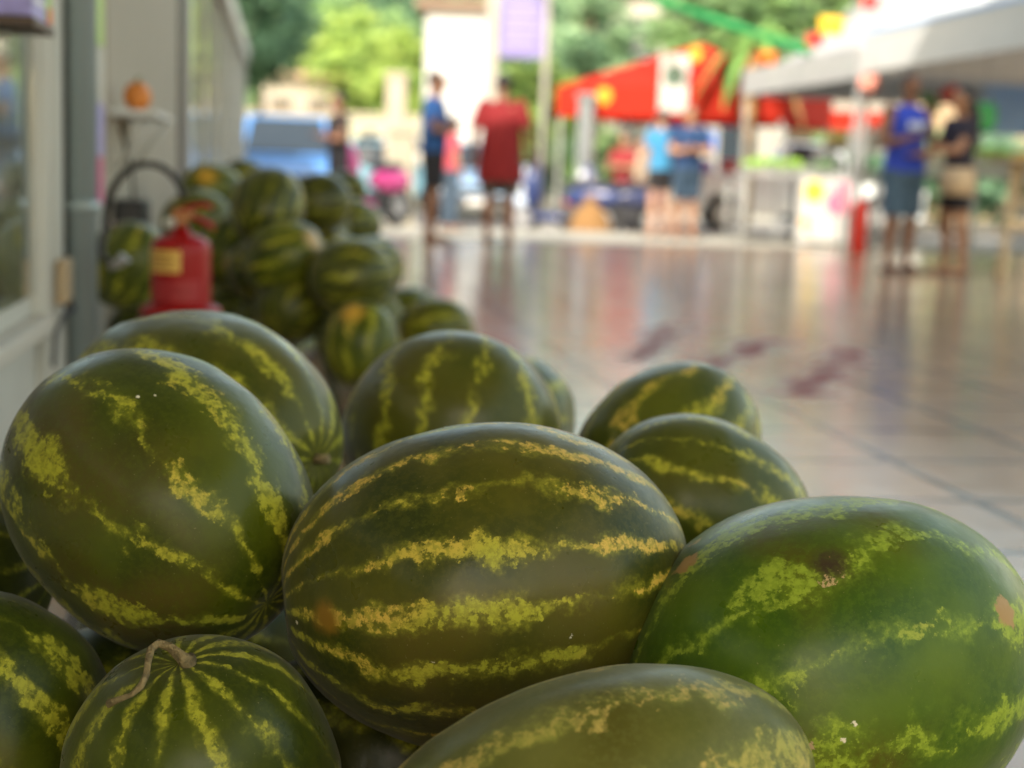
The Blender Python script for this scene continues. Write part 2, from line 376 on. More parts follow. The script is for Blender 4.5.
b = MB(); b.tube([(-.02, 0, .312), (.03, .0, .330), (.07, 0, .335), (.085, 0, .325)], [.009, .009, .01, .006], 8); b.build('handle', red, ex)
b = MB(); b.tube([(.0, 0, .30), (.04, .0, .295), (.075, 0, .275), (.09, 0, .26)], [.008, .009, .01, .006], 8); b.build('lever', red, ex)
b = MB(); b.tube([(-.025, -.015, .277), (-.028, -.022, .277)], .018, 14); b.build('gauge', mat('gauge_face', (.6, .6, .55), .3), ex)
b = MB(); pts = []
for i in range(22):
    a = math.pi*i/21; pts.append((-.105+.105*math.cos(a), .02-.03*math.sin(a), .30+.085*math.sin(a) - (.10*(i/21)**3)))
pts += [(-.215, -.01, .165), (-.205, -.02, .14), (-.185, -.02, .125)]
pts = [(x_, y_, z_/.86+.02*math.sin(min(i_, 21)/21*math.pi)) for i_, (x_, y_, z_) in enumerate(pts)]; b.tube(pts, .0105, 10); b.build('hose', mat('black_hose', (.03, .027, .025), .55), ex)
b = MB(); b.tube([(-.19, -.02, .13), (-.17, -.02, .14), (-.145, -.02, .165)], [.011, .014, .02], 12); b.build('nozzle', mat('grey_nozzle', (.25, .25, .25), .5), ex)
st = thing('extinguisher_stand', 'red metal floor stand under the fire extinguisher', 'stand', (exP.x, exP.y, 0))
MB().loft([(0, 0, .311, .12, .12), (0, 0, .322, .12, .12)], 24).build('tray', red, st)
MB().tube([(0, 0, .012), (0, 0, .310)], .022, 12).build('post', red, st)
MB().loft([(0, 0, 0, .13, .13), (0, 0, .011, .12, .12)], 24).build('base', red, st)

# ------------------------------------------------------------------ watermelons
def N_(n, t, **k):
    x = n.new(t)
    for a, v in k.items(): setattr(x, a, v)
    return x
def melon_mat(seed, n_str=14, dark=(.024, .040, .001), dark2=(.078, .100, .004), light=(.40, .40, .03), gold=(.62, .43, .07),
              amount=0., rough=.31, spots=(), width=.5, hue_gold=.5, soft=.0, warm=(.082, .078, .005)):
    m = bpy.data.materials.new('watermelon_rind'); m.use_nodes = True
    n = m.node_tree.nodes; l = m.node_tree.links; p = n['Principled BSDF']
    def math_(op, a, b=None, c=None, clamp=False):
        x = n.new('ShaderNodeMath'); x.operation = op; x.use_clamp = clamp
        for i, v in enumerate((a, b, c)):
            if v is None: continue
            if isinstance(v, (int, float)): x.inputs[i].default_value = v
            else: l.new(v, x.inputs[i])
        return x.outputs[0]
    def noise(scale, detail=2, rough_=.5, off=0):
        x = n.new('ShaderNodeTexNoise'); x.inputs['Scale'].default_value = scale; x.inputs['Detail'].default_value = detail
        x.inputs['Roughness'].default_value = rough_
        a = n.new('ShaderNodeVectorMath'); a.operation = 'ADD'; l.new(tc.outputs['Object'], a.inputs[0])
        a.inputs[1].default_value = (seed*1.37+off, seed*.71-off*2, off*3.1+seed*.5); l.new(a.outputs[0], x.inputs['Vector'])
        return x.outputs['Fac']
    def sstep(v, a, b, lo=0, hi=1):
        x = n.new('ShaderNodeMapRange'); x.interpolation_type = 'SMOOTHSTEP'
        x.inputs[1].default_value = a; x.inputs[2].default_value = b; x.inputs[3].default_value = lo; x.inputs[4].default_value = hi
        l.new(v, x.inputs[0]); return x.outputs[0]
    def mixc(f, a, b):
        x = n.new('ShaderNodeMix'); x.data_type = 'RGBA'
        for i, v in ((0, f), (6, a), (7, b)):
            if isinstance(v, tuple): x.inputs[i].default_value = (*v, 1)
            elif isinstance(v, (int, float)): x.inputs[i].default_value = v
            else: l.new(v, x.inputs[i])
        return x.outputs[2]
    tc = n.new('ShaderNodeTexCoord'); sx = n.new('ShaderNodeSeparateXYZ'); l.new(tc.outputs['Object'], sx.inputs[0])
    th = math_('ARCTAN2', sx.outputs[1], sx.outputs[2])
    s = math_('MULTIPLY_ADD', th, n_str/(2*math.pi), (seed*.377) % 1)
    s = math_('MULTIPLY_ADD', math_('SUBTRACT', noise(7, 2), .5), 1.1, s)
    s = math_('MULTIPLY_ADD', math_('SUBTRACT', noise(36, 4, .65, 3), .5), .75, s)
    f = math_('MULTIPLY', math_('PINGPONG', s, .5), 2)
    big = noise(11, 2, .5, 7)
    A = sstep(big, .36, .64, -.34, .16)
    prof = sstep(math_('ADD', f, A), 1-width, 1.0)
    # broken, cauliflower edged islands with dark veins
    fine = noise(105, 4, .66, 1)
    vein = sstep(noise(150, 4, .75, 21), .43, .56)
    raw = math_('ADD', math_('MULTIPLY', prof, .76), math_('MULTIPLY', math_('MULTIPLY', math_('SUBTRACT', fine, .5), 3.1), sstep(prof, .0, .4, .5, 1)))
    raw = math_('ADD', raw, amount-.47)
    mask = sstep(raw, -.04, .26+soft)
    halo = math_('MULTIPLY', sstep(math_('ADD', math_('ADD', f, math_('MULTIPLY', A, .8)), math_('MULTIPLY', math_('SUBTRACT', noise(26, 5, .7, 23), .5), 1.3)), .42, .98), sstep(fine, .36, .60, .25, 1))
    mask2 = math_('MULTIPLY', mask, math_('MULTIPLY_ADD', vein, .72, .28))
    d = mixc(sstep(noise(9, 3, .55, 5), .3, .7), dark, dark2)
    if warm: d = mixc(sstep(noise(5.5, 2, .5, 11), .5, .72), d, warm)
    d = mixc(math_('MULTIPLY', sstep(noise(150, 4, .7, 27), .45, .6), .35), d, dark2)
    mid = tuple(a*.52+b*.8 for a, b in zip(light, dark2))
    d = mixc(math_('MULTIPLY', halo, .95), d, mid)
    lt = mixc(sstep(noise(6.5, 2, .5, 9), .62-hue_gold*.3, .82-hue_gold*.3), light, gold)
    c = mixc(mask2, d, lt)
    # darken towards nothing: tiny freckles and scratches in the skin
    fr = sstep(noise(420, 2, .5, 13), .70, .78); c = mixc(math_('MULTIPLY', fr, .45), c, (.30, .27, .12))
    for (pos, rad, colr, brk) in spots:
        dv = n.new('ShaderNodeVectorMath'); dv.operation = 'DISTANCE'; l.new(tc.outputs['Object'], dv.inputs[0]); dv.inputs[1].default_value = pos
        dd = math_('MULTIPLY_ADD', math_('SUBTRACT', noise(brk[0], 4, .65, 17), .5), brk[1], dv.outputs['Value'])
        k = sstep(dd, rad, rad*(.72 if rad < .016 else .2))
        c = mixc(k, c, colr)
    l.new(c, p.inputs['Base Color'])
    rg = math_('MULTIPLY_ADD', sstep(noise(14, 4, .6, 15), .3, .7), .20, rough-.06)
    rg = math_('MULTIPLY_ADD', mask, .08, rg)
    l.new(rg, p.inputs['Roughness'])
    p.inputs['IOR'].default_value = 1.31; p.inputs['Sheen Weight'].default_value = .10; p.inputs['Sheen Roughness'].default_value = .45; p.inputs['Coat Weight'].default_value = .12; p.inputs['Coat Roughness'].default_value = .25; p.inputs['Coat IOR'].default_value = 1.4
    bp = n.new('ShaderNodeBump'); bp.inputs['Strength'].default_value = .35; bp.inputs['Distance'].default_value = .0012
    hgt = math_('ADD', math_('MULTIPLY', fine, .5), math_('MULTIPLY', noise(35, 3, .5, 19), 1.6))
    l.new(hgt, bp.inputs['Height']); l.new(bp.outputs[0], p.inputs['Normal'])
    return m
def melon_mesh(a, b, seed, nu=72, nv=48, rib=.006, dimple=.035):
    bm = bmesh.new(); rows = []; rnd = random.Random(seed)
    k1, k2, k3 = rnd.uniform(-.05, .05), rnd.uniform(-.03, .03), rnd.uniform(0, 6)
    for i in range(1, nv):
        ph = math.pi*i/nv; row = []
        cx = math.cos(ph); sr = math.sin(ph)**.93
        for j in range(nu):
            t = 2*math.pi*j/nu
            r = b*sr*(1+k1*cx+rib*math.cos(t*9+k3)*(1-sr*.55)+k2*math.cos(2*t+k3)*.6+(.05)*mnoise.noise(Vector((cx*1.3+seed, sr*math.cos(t)*1.1, sr*math.sin(t)*1.1)))+.008*mnoise.noise(Vector((cx*5+seed, sr*math.cos(t)*4, sr*math.sin(t)*4))))
            x = a*cx - math.copysign(dimple*a*math.exp(-(sr/.16)**2), cx)
            row.append(bm.verts.new((x, r*math.sin(t), r*math.cos(t))))
        rows.append(row)
    for i in range(nv-2):
        for j in range(nu):
            f = bm.faces.new([rows[i][j], rows[i+1][j], rows[i+1][(j+1) % nu], rows[i][(j+1) % nu]]); f.smooth = True
    for row, sg in ((rows[0], 1), (rows[-1], -1)):
        c = bm.verts.new((sum(v.co.x for v in row)/nu - sg*.001, 0, 0))
        for j in range(nu):
            q = [c, row[j], row[(j+1) % nu]]
            f = bm.faces.new(q if sg > 0 else q[::-1]); f.smooth = True
    bmesh.ops.recalc_face_normals(bm, faces=bm.faces)
    me = bpy.data.meshes.new('watermelon'); bm.to_mesh(me); bm.free(); return me
def basis(ax, spin=0):
    x = Vector(ax).normalized(); z = Vector((0, 0, 1)) if abs(x.z) < .9 else Vector((0, 1, 0))
    y = z.cross(x).normalized(); z = x.cross(y)
    return Matrix((x, y, z)).transposed() @ Matrix.Rotation(spin, 3, 'X')
def pix_local(px, py, c, B, a, b):
    d = (fwd + RT*((px-512)/FPX) - UP*((py-384)/FPX)).normalized()
    S = lambda v: Vector((v.x/a, v.y/b, v.z/b)); Bi = B.transposed()
    o_ = S(Bi @ (CAM-c)); q = S(Bi @ d)
    A_ = q.dot(q); B_ = 2*o_.dot(q); C_ = o_.dot(o_)-1; D = B_*B_-4*A_*C_
    if D < 0: return None
    t = (-B_-math.sqrt(D))/(2*A_); P = Bi @ (CAM+d*t-c)
    return tuple(P)
GF = 'watermelons heaped in the foreground'
GB = 'watermelons heaped along the shop wall further back'
stalkm = mat('dry_stalk', (.26, .20, .09), .85, var=.55, scale=90, bump=1)
def melon(label, c, a, b, ax, seed, spin=0, group=GF, spots=(), stem=None, rib=.006, **mk):
    c = Vector(c); B = basis(ax, spin)
    sp = []
    for (px, py, rad, colr, brk) in spots:
        P = pix_local(px, py, c, B, a, b)
        if P: sp.append((P, rad, colr, brk))
    me = melon_mesh(a, b, seed, rib=rib)
    me.materials.append(mk.pop('material', None) or melon_mat(seed, spots=sp, **mk))
    o = bpy.data.objects.new('watermelon', me); col.objects.link(o)
    o.matrix_world = Matrix.Translation(c) @ B.to_4x4()
    tag(o, label, 'watermelon', group)
    if stem:
        s, kind = stem
        x0 = s*a*.955
        if kind == 'stub':
            pts = [(x0-.004*s, 0, 0), (x0+.008*s, .002, 0), (x0+.018*s, .006, .002)]; rr = [.009, .006, .0062]
        elif kind == 'curl':
            pts = [(x0-.003*s, 0, 0), (x0+.008*s, .0, .001)] 
            rr = [.008, .006]
        st = MB(); st.tube(pts, rr, 10); st.build('stalk', stalkm, o, rebase=False)
    return o
tanb = (.36, .22, .07); scab = (.045, .030, .014); chip = (.75, .70, .55)
sc_ = (60, .02)
A = melon('big dark round watermelon with yellow mottled patches, upper left of the foreground heap', (-.356, 1.5, .407), .173, .144, (.74, -.46, -.49), 11, .3,
      n_str=11, amount=.03, width=.75, hue_gold=.42, rib=.010, warm=(.085, .07, .01), dark=(.025, .040, .001),
      spots=[(102, 366, .0016, chip, (300, .004)), (138, 397, .0022, chip, (300, .004)), (155, 395, .0015, chip, (300, .004)), (90, 383, .0016, chip, (300, .004)), (67, 574, .0012, chip, (300, .004))])
C_ = melon('large oblong watermelon lying level with rows of broken yellow stripes, centre of the heap', (-.018, 1.42, .355), .2, .156, (-.97, -.2, -.1), 5, .15,
      n_str=18, amount=-.0, width=.60, hue_gold=.75, warm=(.090, .076, .008), dark=(.025, .038, .002), dark2=(.090, .088, .006),
      spots=[(572, 637, .0026, chip, (220, .008)), (434, 660, .003, chip, (200, .010)), (298, 622, .0026, chip, (220, .008)), (396, 668, .0018, chip, (220, .008)), (328, 618, .022, (.24, .13, .012), (40, .02))])
D_ = melon('bright green oblong watermelon with a brown scab and tan scratches, right front of the heap', (.316, 1.38, .294), .208, .162, (-.93, -.32, -.15), 23, .5,
      n_str=11, amount=.02, width=.7, hue_gold=.25, dark=(.030, .080, .002), dark2=(.085, .15, .004), light=(.28, .38, .03), gold=(.34, .34, .05), stem=(1, 'stub'),
      spots=[(830, 570, .025, scab, (120, .022)), (826, 585, .009, (.50, .36, .18), (200, .022)), (841, 577, .006, (.50, .36, .18), (220, .018)), (834, 560, .006, (.22, .13, .06), (220, .02)), (690, 568, .015, tanb, (80, .026)), (698, 548, .010, tanb, (80, .018)), (1008, 612, .015, tanb, (80, .026)), (690, 540, .004, tanb, (80, .018)),
             (808, 748, .006, (.4, .28, .16), (80, .03)), (855, 724, .003, chip, (200, .008)), (844, 740, .0028, chip, (200, .008))])
melon('pale topped watermelon nearest the camera, cut off by the bottom edge', (.073, 1.10, .258), .19, .110, (-.9, -.38, -.2), 37, .9,
      n_str=8, amount=.06, width=.7, hue_gold=.9, soft=.12, rough=.36, dark=(.085, .105, .012), dark2=(.15, .155, .03), light=(.30, .34, .05), gold=(.50, .38, .09))
F_ = melon('watermelon with a curled dry stalk, at the bottom left under the big dark one', (-.264, 1.28, .205), .127, .122, (-.12, -.28, .95), 41, .2,
      n_str=13, amount=-.04, width=.55, hue_gold=.3)
# curled stalk of that melon
bm_ = MB(); B_ = F_.matrix_world.to_3x3(); inv = F_.matrix_world.inverted()
pole = F_.matrix_world @ Vector((.118, 0, 0))
seq = [(188, 660, -.002), (183, 662, .004), (172, 657, .010), (163, 657, .014), (157, 663, .015), (154, 673, .014), (152, 684, .013), (146, 695, .012), (137, 702, .011), (126, 706, .011), (116, 710, .011)]
def on_melon(px, py, lift, c, a, b, B):
    P = pix_local(px, py, c, B, a, b)
    P = Vector(P); nrm = Vector((P.x/a**2, P.y/b**2, P.z/b**2)).normalized(); return P+nrm*lift
pts = [on_melon(x, y, h, Vector((-.264, 1.28, .205)), .127, .122, basis((-.12, -.28, .95), .2)) for x, y, h in seq]
bm_.tube(pts, [.009, .0055, .0042, .0036, .0032, .0034, .0030, .0032, .0028, .0026, .0036], 9)
for v in bm_.bm.verts: v.co += Vector((mnoise.noise(v.co*160), mnoise.noise(v.co*160+Vector((9, 0, 0))), mnoise.noise(v.co*160+Vector((0, 9, 0)))))*.0016
bm_.build('stalk', stalkm, F_, rebase=False)
melon('watermelon half out of frame at the left edge, below the big dark one', (-.495, 1.38, .211), .129, .118, (-.3, -.3, .9), 43, 0, n_str=12, amount=-.02, width=.6, hue_gold=.2)
H_ = melon('wide olive watermelon just in front of the red fire extinguisher', (-.40, 1.92, .409), .202, .15, (.83, -.55, -.08), 47, .2,
      n_str=12, amount=-.10, width=.5, hue_gold=.2, rib=.018, dark=(.045, .06, .004), dark2=(.09, .095, .008), stem=(1, 'stub'))
melon('olive watermelon with upright light bands, behind the central oblong one', (-.083, 2.15, .37), .148, .156, (.12, .55, .83), 53, .7, n_str=13, amount=.0, width=.6, hue_gold=.25, dark=(.045, .06, .005), dark2=(.09, .095, .01), soft=.08)
melon('watermelon with fanning pale stripes at the back right of the foreground heap', (.235, 2.2, .34), .159, .127, (.60, .45, .55), 59, .4, n_str=12, amount=.02, width=.6, hue_gold=.4, dark=(.045, .065, .004), dark2=(.09, .105, .008), soft=.08)
melon('watermelon sloping down right, between the central one and the one with fanning stripes', (.239, 1.80, .345), .143, .114, (.85, .2, -.42), 61, .4, n_str=13, amount=.03, width=.6, hue_gold=.6, dark=(.035, .055, .003), dark2=(.08, .095, .008), soft=.04)
melon('watermelon mostly hidden, a thin sliver showing over the tops in the middle', (-.001, 2.6, .317), .141, .117, (.2, .8, .1), 67, .4, n_str=12, amount=.03, soft=.1)
back_mats = [melon_mat(s, n_str=ns, amount=am, width=.6, hue_gold=hg, soft=.12, dark=dk, dark2=d2) for s, ns, am, hg, dk, d2 in (
    (101, 12, -.12, .3, (.03, .040, .003), (.06, .07, .008)), (103, 11, -.08, .45, (.04, .06, .005), (.09, .10, .01)),
    (107, 13, -.2, .2, (.02, .028, .003), (.045, .05, .008)), (109, 12, -.1, .8, (.05, .05, .006), (.11, .09, .01)))]
# bottom layer that carries the foreground heap; some of it shows in the gaps
low = [((-.66, 1.62, .28), (1, .1, .1), 'yellowish strip of watermelon at the left edge under the big dark one'),
       ((-.42, 1.52, .135), (.3, 1, .0), 'shadowed watermelon in the gap between the lower left two'),
       ((-.14, 1.50, .13), (1, -.3, 0), 'shadowed watermelon in the gap under the big dark one and the central one'),
       ((.12, 1.62, .13), (.8, .6, 0), 'watermelon in the dark bottom layer under the central oblong one'),
       ((.40, 1.62, .13), (.4, 1, 0), 'watermelon in the bottom layer under the bright green one with a scab'),
       ((-.62, 1.32, .13), (.1, 1, 0), 'watermelon on the floor at the left end of the bottom layer'),
       ((.08, 1.14, .09), (1, .1, 0), None), ((.30, 1.30, .10), (1, .2, 0), None), ((-.25, 1.12, .08), None, None),
       ((-.40, 1.90, .13), (1, .2, 0), 'watermelon on the floor under the wide olive one'),
       ((-.08, 2.12, .13), (1, -.4, 0), 'watermelon on the floor under the one with upright bands'),
       ((.24, 2.10, .12), (.5, 1, 0), 'watermelon on the floor under the one with fanning stripes'),
       ((.02, 2.52, .13), (.9, .4, 0), 'watermelon on the floor at the far end of the foreground heap')]
for i, (c, ax, lab) in enumerate(low):
    if not lab: continue
    melon(lab, c, .155, .125, ax, 200+i, i*.7, material=back_mats[i % 4])
# the heap along the wall: pixel centre, pixel width, skin, axis, look
tan_m = mat('pale_ground_spot', (.50, .36, .15), .5, var=.25, scale=12)
orange_m = [melon_mat(131, n_str=14, amount=.04, width=.6, hue_gold=1.0, soft=.15, dark=(.05, .06, .008), dark2=(.16, .11, .01))]
BK = [(360, 345, 82, 'o', (.1, .4, 1), 'striped watermelon with an orange yellow top, lowest at the front of the far heap'),
 (272, 322, 74, 1, (.7, -.4, .3), 'olive watermelon right of the extinguisher, touching the wide olive one in front'),
 (293, 305, 78, 0, (.3, .8, .4), 'dark round watermelon just behind the olive one right of the extinguisher'),
 (352, 277, 80, 0, (1, .3, .1), 'dark brownish watermelon on the right shoulder of the far heap'),
 (372, 268, 66, 3, (.5, 1, .2), 'watermelon with a golden side, peeking out at the far right shoulder of the heap'),
 (285, 259, 78, 2, (.9, -.2, .4), 'dark watermelon in the middle of the far heap below the tan patched one'),
 (267, 207, 76, 0, (.2, .6, .7), 'round dark green watermelon crowning the far heap'),
 (318, 203, 62, 2, (.9, .5, .1), 'dim watermelon behind the right side of the crowning one'),
 (353, 224, 54, 0, (.8, .6, 0), 'small looking watermelon at the far right end of the heap near the walking woman'),
 (212, 192, 60, 'o', (.6, .7, .1), 'golden topped watermelon behind the hose of the extinguisher'),
 (196, 222, 66, 1, (.8, .3, .3), 'watermelon directly behind the extinguisher handle'),
 (128, 266, 84, 1, (.3, .2, .9), 'bright green watermelon between the drainpipe and the extinguisher'),
 (232, 252, 72, 3, (.3, .7, .5), 'watermelon with a pale tan patch, right of the extinguisher body'),
 (436, 332, 72, 1, (1, .3, .0), 'rightmost watermelon of the far heap, lying on the tiles'),
 (410, 316, 62, 1, (.6, .8, .1), 'watermelon on the tiles half behind the rightmost one of the far heap'),
 (222, 288, 58, 3, (.8, .2, .4), 'watermelon squeezed against the right side of the extinguisher'),
 (128, 318, 62, 'g', (.9, .2, .0), 'pale cream watermelon low beside the drainpipe'),
 (320, 232, 56, 0, (.7, .7, .2), 'watermelon resting behind the tan patched one in the far heap'),
 (240, 184, 50, 2, (.8, .2, .3), 'dark watermelon at the far top left of the heap'),
 (175, 275, 66, 2, (.2, .9, .2), 'watermelon hidden behind the body of the extinguisher'),
 (345, 190, 40, 2, (.9, .2, 0), 'farthest watermelon of the heap, beside the woman in black')]
gsm = melon_mat(139, n_str=10, amount=.14, width=.8, hue_gold=1.2, soft=.3, dark=(.22, .17, .06), dark2=(.42, .30, .12), light=(.5, .36, .15), gold=(.55, .40, .18))
placed = []
tanp = (.55, .38, .17); orp = (.60, .34, .04)
SPOT = {(285, 259): [(314, 240, .055, tanp, (14, .03))], (232, 252): [(231, 264, .045, tanp, (14, .04))], (360, 345): [(352, 312, .055, orp, (20, .05))],
        (372, 268): [(390, 285, .05, (.45, .28, .05), (20, .05))], (212, 192): [(206, 176, .06, orp, (20, .05))], (128, 318): [(122, 306, .07, tanp, (14, .03))]}
for i, (px, py, w_, k, ax, lab) in enumerate(BK):
    b_ = .128; Y = FPX*2*b_/w_*1.03
    c = at(px, py, Y)
    if c.z < b_: Y = Y*(.75-b_)/(.75-c.z); c = at(px, py, Y)
    sp = SPOT.get((px, py)); mk = {}
    mt = orange_m[0] if k == 'o' else gsm if k == 'g' else back_mats[k]
    placed.append(c); melon(lab, c, b_*(1.12 if k != 'g' else 1.05), b_*(1 if k != 'g' else .95), ax, 300+i, i*.9, group=GB, **(dict(spots=sp, n_str=12, amount=-.12, width=.6, hue_gold=.5, soft=.12) if sp else dict(material=mt)))
# melons of the bottom layers which carry the visible ones
rnd = random.Random(3)
sup = []
for c in list(placed):
    z = c.z-.225; n_ = 0
    while z > .02 and n_ < 3:
        z = max(z, .122); q = Vector((c.x+rnd.uniform(-.05, .05), c.y+.07+rnd.uniform(-.04, .06), z))
        if all((q-o_).length > .19 for o_ in placed+sup): sup.append(q)
        if z <= .123: break
        z -= .225; n_ += 1
for i, q in enumerate(sup):
    melon('dark watermelon buried in the shadowed lower layers of the far heap', q, .135, .12, (rnd.uniform(-1, 1), rnd.uniform(-1, 1), .1), 400+i, i, group='watermelons buried in the lower layers of the far heap', material=back_mats[i % 4])

# ------------------------------------------------------------------ people
SK = {'tan': (.34, .17, .095), 'brown': (.22, .105, .06), 'light': (.42, .24, .16)}
def person(label, px, feet_py, Yd, H, face, skin, top, bottom, arms='down', build=1., long_top=.0, shorts=.52, sleeve=.5, hair=(.015, .011, .009), long_hair=False, extra=None, belly=0, lean=0):
    loc = at(px, feet_py, Yd); loc.z = 0 if Yd < 19.7 else -.15
    t = thing('person', label, 'person', loc, face, None)
    k = H/1.75; g = build; ga = min(build, 1.12) if not belly else 1.0
    sm = mat('skin_'+str(skin), SK[skin], .5, var=.06, spec=.4)
    V = Vector
    hipx = .095*g
    J = {'hipL': V((-hipx, 0, .90)), 'hipR': V((hipx, 0, .90)), 'kL': V((-.105, -.02, .49)), 'kR': V((.105, .0, .49)), 'aL': V((-.11, .01, .08)), 'aR': V((.115, .03, .08)),
         'sL': V((-.185*ga, .0, 1.43)), 'sR': V((.185*ga, .0, 1.43))}
    if arms == 'down':
        J.update(eL=V((-.25*ga, .02, 1.13)), eR=V((.25*ga, .02, 1.13)), wL=V((-.26*ga, -.07, .89)), wR=V((.26*ga, -.07, .89)))
    elif arms == 'front':       # forearms in front, hands together (phone)
        J.update(eL=V((-.25*ga, -.03, 1.14)), eR=V((.25*ga, -.03, 1.14)), wL=V((-.09, -.27*ga, 1.20)), wR=V((.09, -.27*ga, 1.18)))
    elif arms == 'folded':
        J.update(eL=V((-.26*ga, -.08, 1.16)), eR=V((.26*ga, -.08, 1.16)), wL=V((.08, -.22*ga, 1.17)), wR=V((-.08, -.25*ga, 1.21)))
    elif arms == 'reach':
        J.update(eL=V((-.24*ga, -.10, 1.17)), eR=V((.24*ga, -.16, 1.18)), wL=V((-.15, -.36, 1.13)), wR=V((.14, -.42, 1.16)))
    elif arms == 'hip':
        J.update(eL=V((-.285, .02, 1.15)), eR=V((.29, .02, 1.15)), wL=V((-.305, -.06, .91)), wR=V((.31, -.06, .91)))
    b = MB()
    # torso, neck
    b.loft([(0, 0, .84, .13*g, .09*g), (0, 0, .92, .165*g, .115*g), (0, -.01*belly, 1.05, .145*g+.02*belly, .10*g+.05*belly), (0, -.02*belly, 1.18, .15*g, .105*g+.04*belly), (0, 0, 1.32, .175*g, .115*g), (0, 0, 1.42, .165*g, .085*g), (0, 0, 1.47, .09*g, .065), (0, -.002, 1.50, .058, .058), (0, -.012, 1.57, .055, .056)], 24)
    for s in 'LR':
        b.tube([J['hip'+s]+V((0, 0, .03)), J['hip'+s]*.6+J['k'+s]*.4, J['k'+s]], [.092*g, .078*g, .056], 14)
        b.tube([J['k'+s], J['k'+s]*.65+J['a'+s]*.35+V((0, .012, 0)), J['a'+s]], [.055, .056*(.6+.4*g), .036], 14)
        b.ell(J['k'+s], .056, 12, 8)
        a = J['a'+s]; b.ell(a, (.04, .045, .045), 12, 8); b.ell(a+V((0, -.075, -.045)), (.043, .125, .034), 14, 8); b.ell(a+V((0, .02, -.035)), (.036, .045, .043), 12, 8)
        sh, e, w = J['s'+s], J['e'+s], J['w'+s]
        b.ell(sh, .062*(.5+.5*g), 12, 8); b.tube([sh, sh*.5+e*.5, e], [.054*g, .05*g, .04], 12); b.ell(e, .041, 10, 8)
        b.tube([e, e*.6+w*.4, w], [.040, .041, .026], 12)
        d = (w-e).normalized(); side = V((1 if s == 'L' else -1, 0, 0)); side = (side-d*side.dot(d)).normalized(); nn = d.cross(side)
        Bm = Matrix((side, nn, d)).transposed()
        b.ell(w+d*.05, (.04, .016, .055), 12, 8, Bm)
        for q, (off, ln) in enumerate(((-.03, .062), (-.010, .072), (.010, .068), (.029, .052))):
            p0 = w+d*.085+side*off; p1 = p0+d*ln*.5+nn*.006; p2 = p1+(d*.75+nn*.6).normalized()*ln*.5
            b.tube([p0, p1, p2], [.0095, .0088, .0072], 8)
        p0 = w+d*.02+side*.03; b.tube([p0, p0+side*.028+d*.028, p0+side*.034+d*.062], [.012, .010, .008], 8)
    hc = V((0, -.02, 1.655))
    b.ell(hc, (.074, .092, .108), 20, 14); b.ell(hc+V((0, -.03, -.055)), (.052, .06, .055), 14, 10)
    b.tube([hc+V((0, -.085, .01)), hc+V((0, -.108, -.022))], [.009, .015], 8)
    for sx in (-1, 1): b.ell(hc+V((sx*.076, .01, -.01)), (.012, .02, .032), 10, 8)
    b.tube([hc+V((-.024, -.086, -.052)), hc+V((0, -.094, -.052)), hc+V((.024, -.086, -.052))], .006, 8)
    for v in b.bm.verts: v.co *= k
    b.build('body', sm, t, remesh=.0075)
    e = MB()
    for sx in (-1, 1): e.ell((hc+V((sx*.03, -.083, .005)))*k, .012*k, 8, 6)
    e.build('eyes', mat('eye_dark', (.03, .02, .015), .3), t)
    h = MB()
    h.ell(hc+V((0, .018, .028)), (.083, .092, .098), 20, 14)
    if long_hair:
        h.loft([(0, .10, 1.20, .06, .04), (0, .11, 1.32, .11, .065), (0, .10, 1.48, .125, .075), (0, .06, 1.6, .11, .09), (0, .03, 1.70, .09, .09)], 18)
    for v in h.bm.verts:
        v.co += V((mnoise.noise(v.co*22), mnoise.noise(v.co*22+V((5, 0, 0))), mnoise.noise(v.co*22+V((0, 7, 0)))))*.006
        if not long_hair or v.co.z > 1.6:
            if v.co.y < -.045 and v.co.z < 1.72: v.co.y = -.045
        v.co *= k
    h.build('hair', mat('hair', hair, .5), t)
    # top
    tm = mat('cloth_%02x%02x%02x' % tuple(int(255*c) for c in top), top, .85, var=.12, scale=18, bump=.3)
    s = MB(); zb = .93-long_top
    s.loft([(0, 0, zb, (.198 if not belly else .222)*g, .14*g+.03*belly), (0, -.01*belly, 1.06, .175*g+.02*belly, .135*g+.05*belly), (0, -.02*belly, 1.2, .172*g, .13*g+.045*belly), (0, 0, 1.33, .192*(min(g, 1.2) if not belly else 1.06), .132*g), (0, 0, 1.43, .175*ga, .098*ga), (0, 0, 1.475, .10*ga, .078), (0, 0, 1.49, .066, .066)], 26)
    for q in 'LR':
        sh, e_ = J['s'+q], J['e'+q]; 
        if sleeve > 0: s.ell(sh, .074*(.5+.5*g), 14, 8); s.tube([sh, sh*(1-sleeve)+e_*sleeve, sh*(1-sleeve-.15)+e_*(sleeve+.15)], [.07*g, .064*g, .068*g], 14)
    for v in s.bm.verts:
        v.co += V((mnoise.noise(v.co*9), mnoise.noise(v.co*9+V((3, 0, 0))), 0))*.012; v.co *= k
    s.build('shirt', tm, t, remesh=.014)
    bmn = mat('cloth_%02x%02x%02x' % tuple(int(255*c) for c in bottom), bottom, .85, var=.15, scale=18, bump=.3)
    s = MB(); s.loft([(0, 0, .82, .17*g, .125*g), (0, 0, .92, .178*g, .13*g), (0, 0, 1.0, .165*g, .125*g)], 24)
    for q in 'LR':
        hp = J['hip'+q]; kn = J['k'+q]; f_ = (.90-shorts)/.41 if shorts > .49 else 1
        f_ = min(f_, 1); e1 = hp*(1-f_)+kn*f_
        pp = [hp+V((0, 0, .02)), hp*.5+e1*.5, e1]; rr = [.11*g, .10*g, .094*g if f_ < 1 else .085]
        if shorts < .45: an = J['a'+q]; pp += [kn*.5+an*.5, an+V((0, 0, .0))]; rr += [.075, .06]
        s.tube(pp, rr, 16)
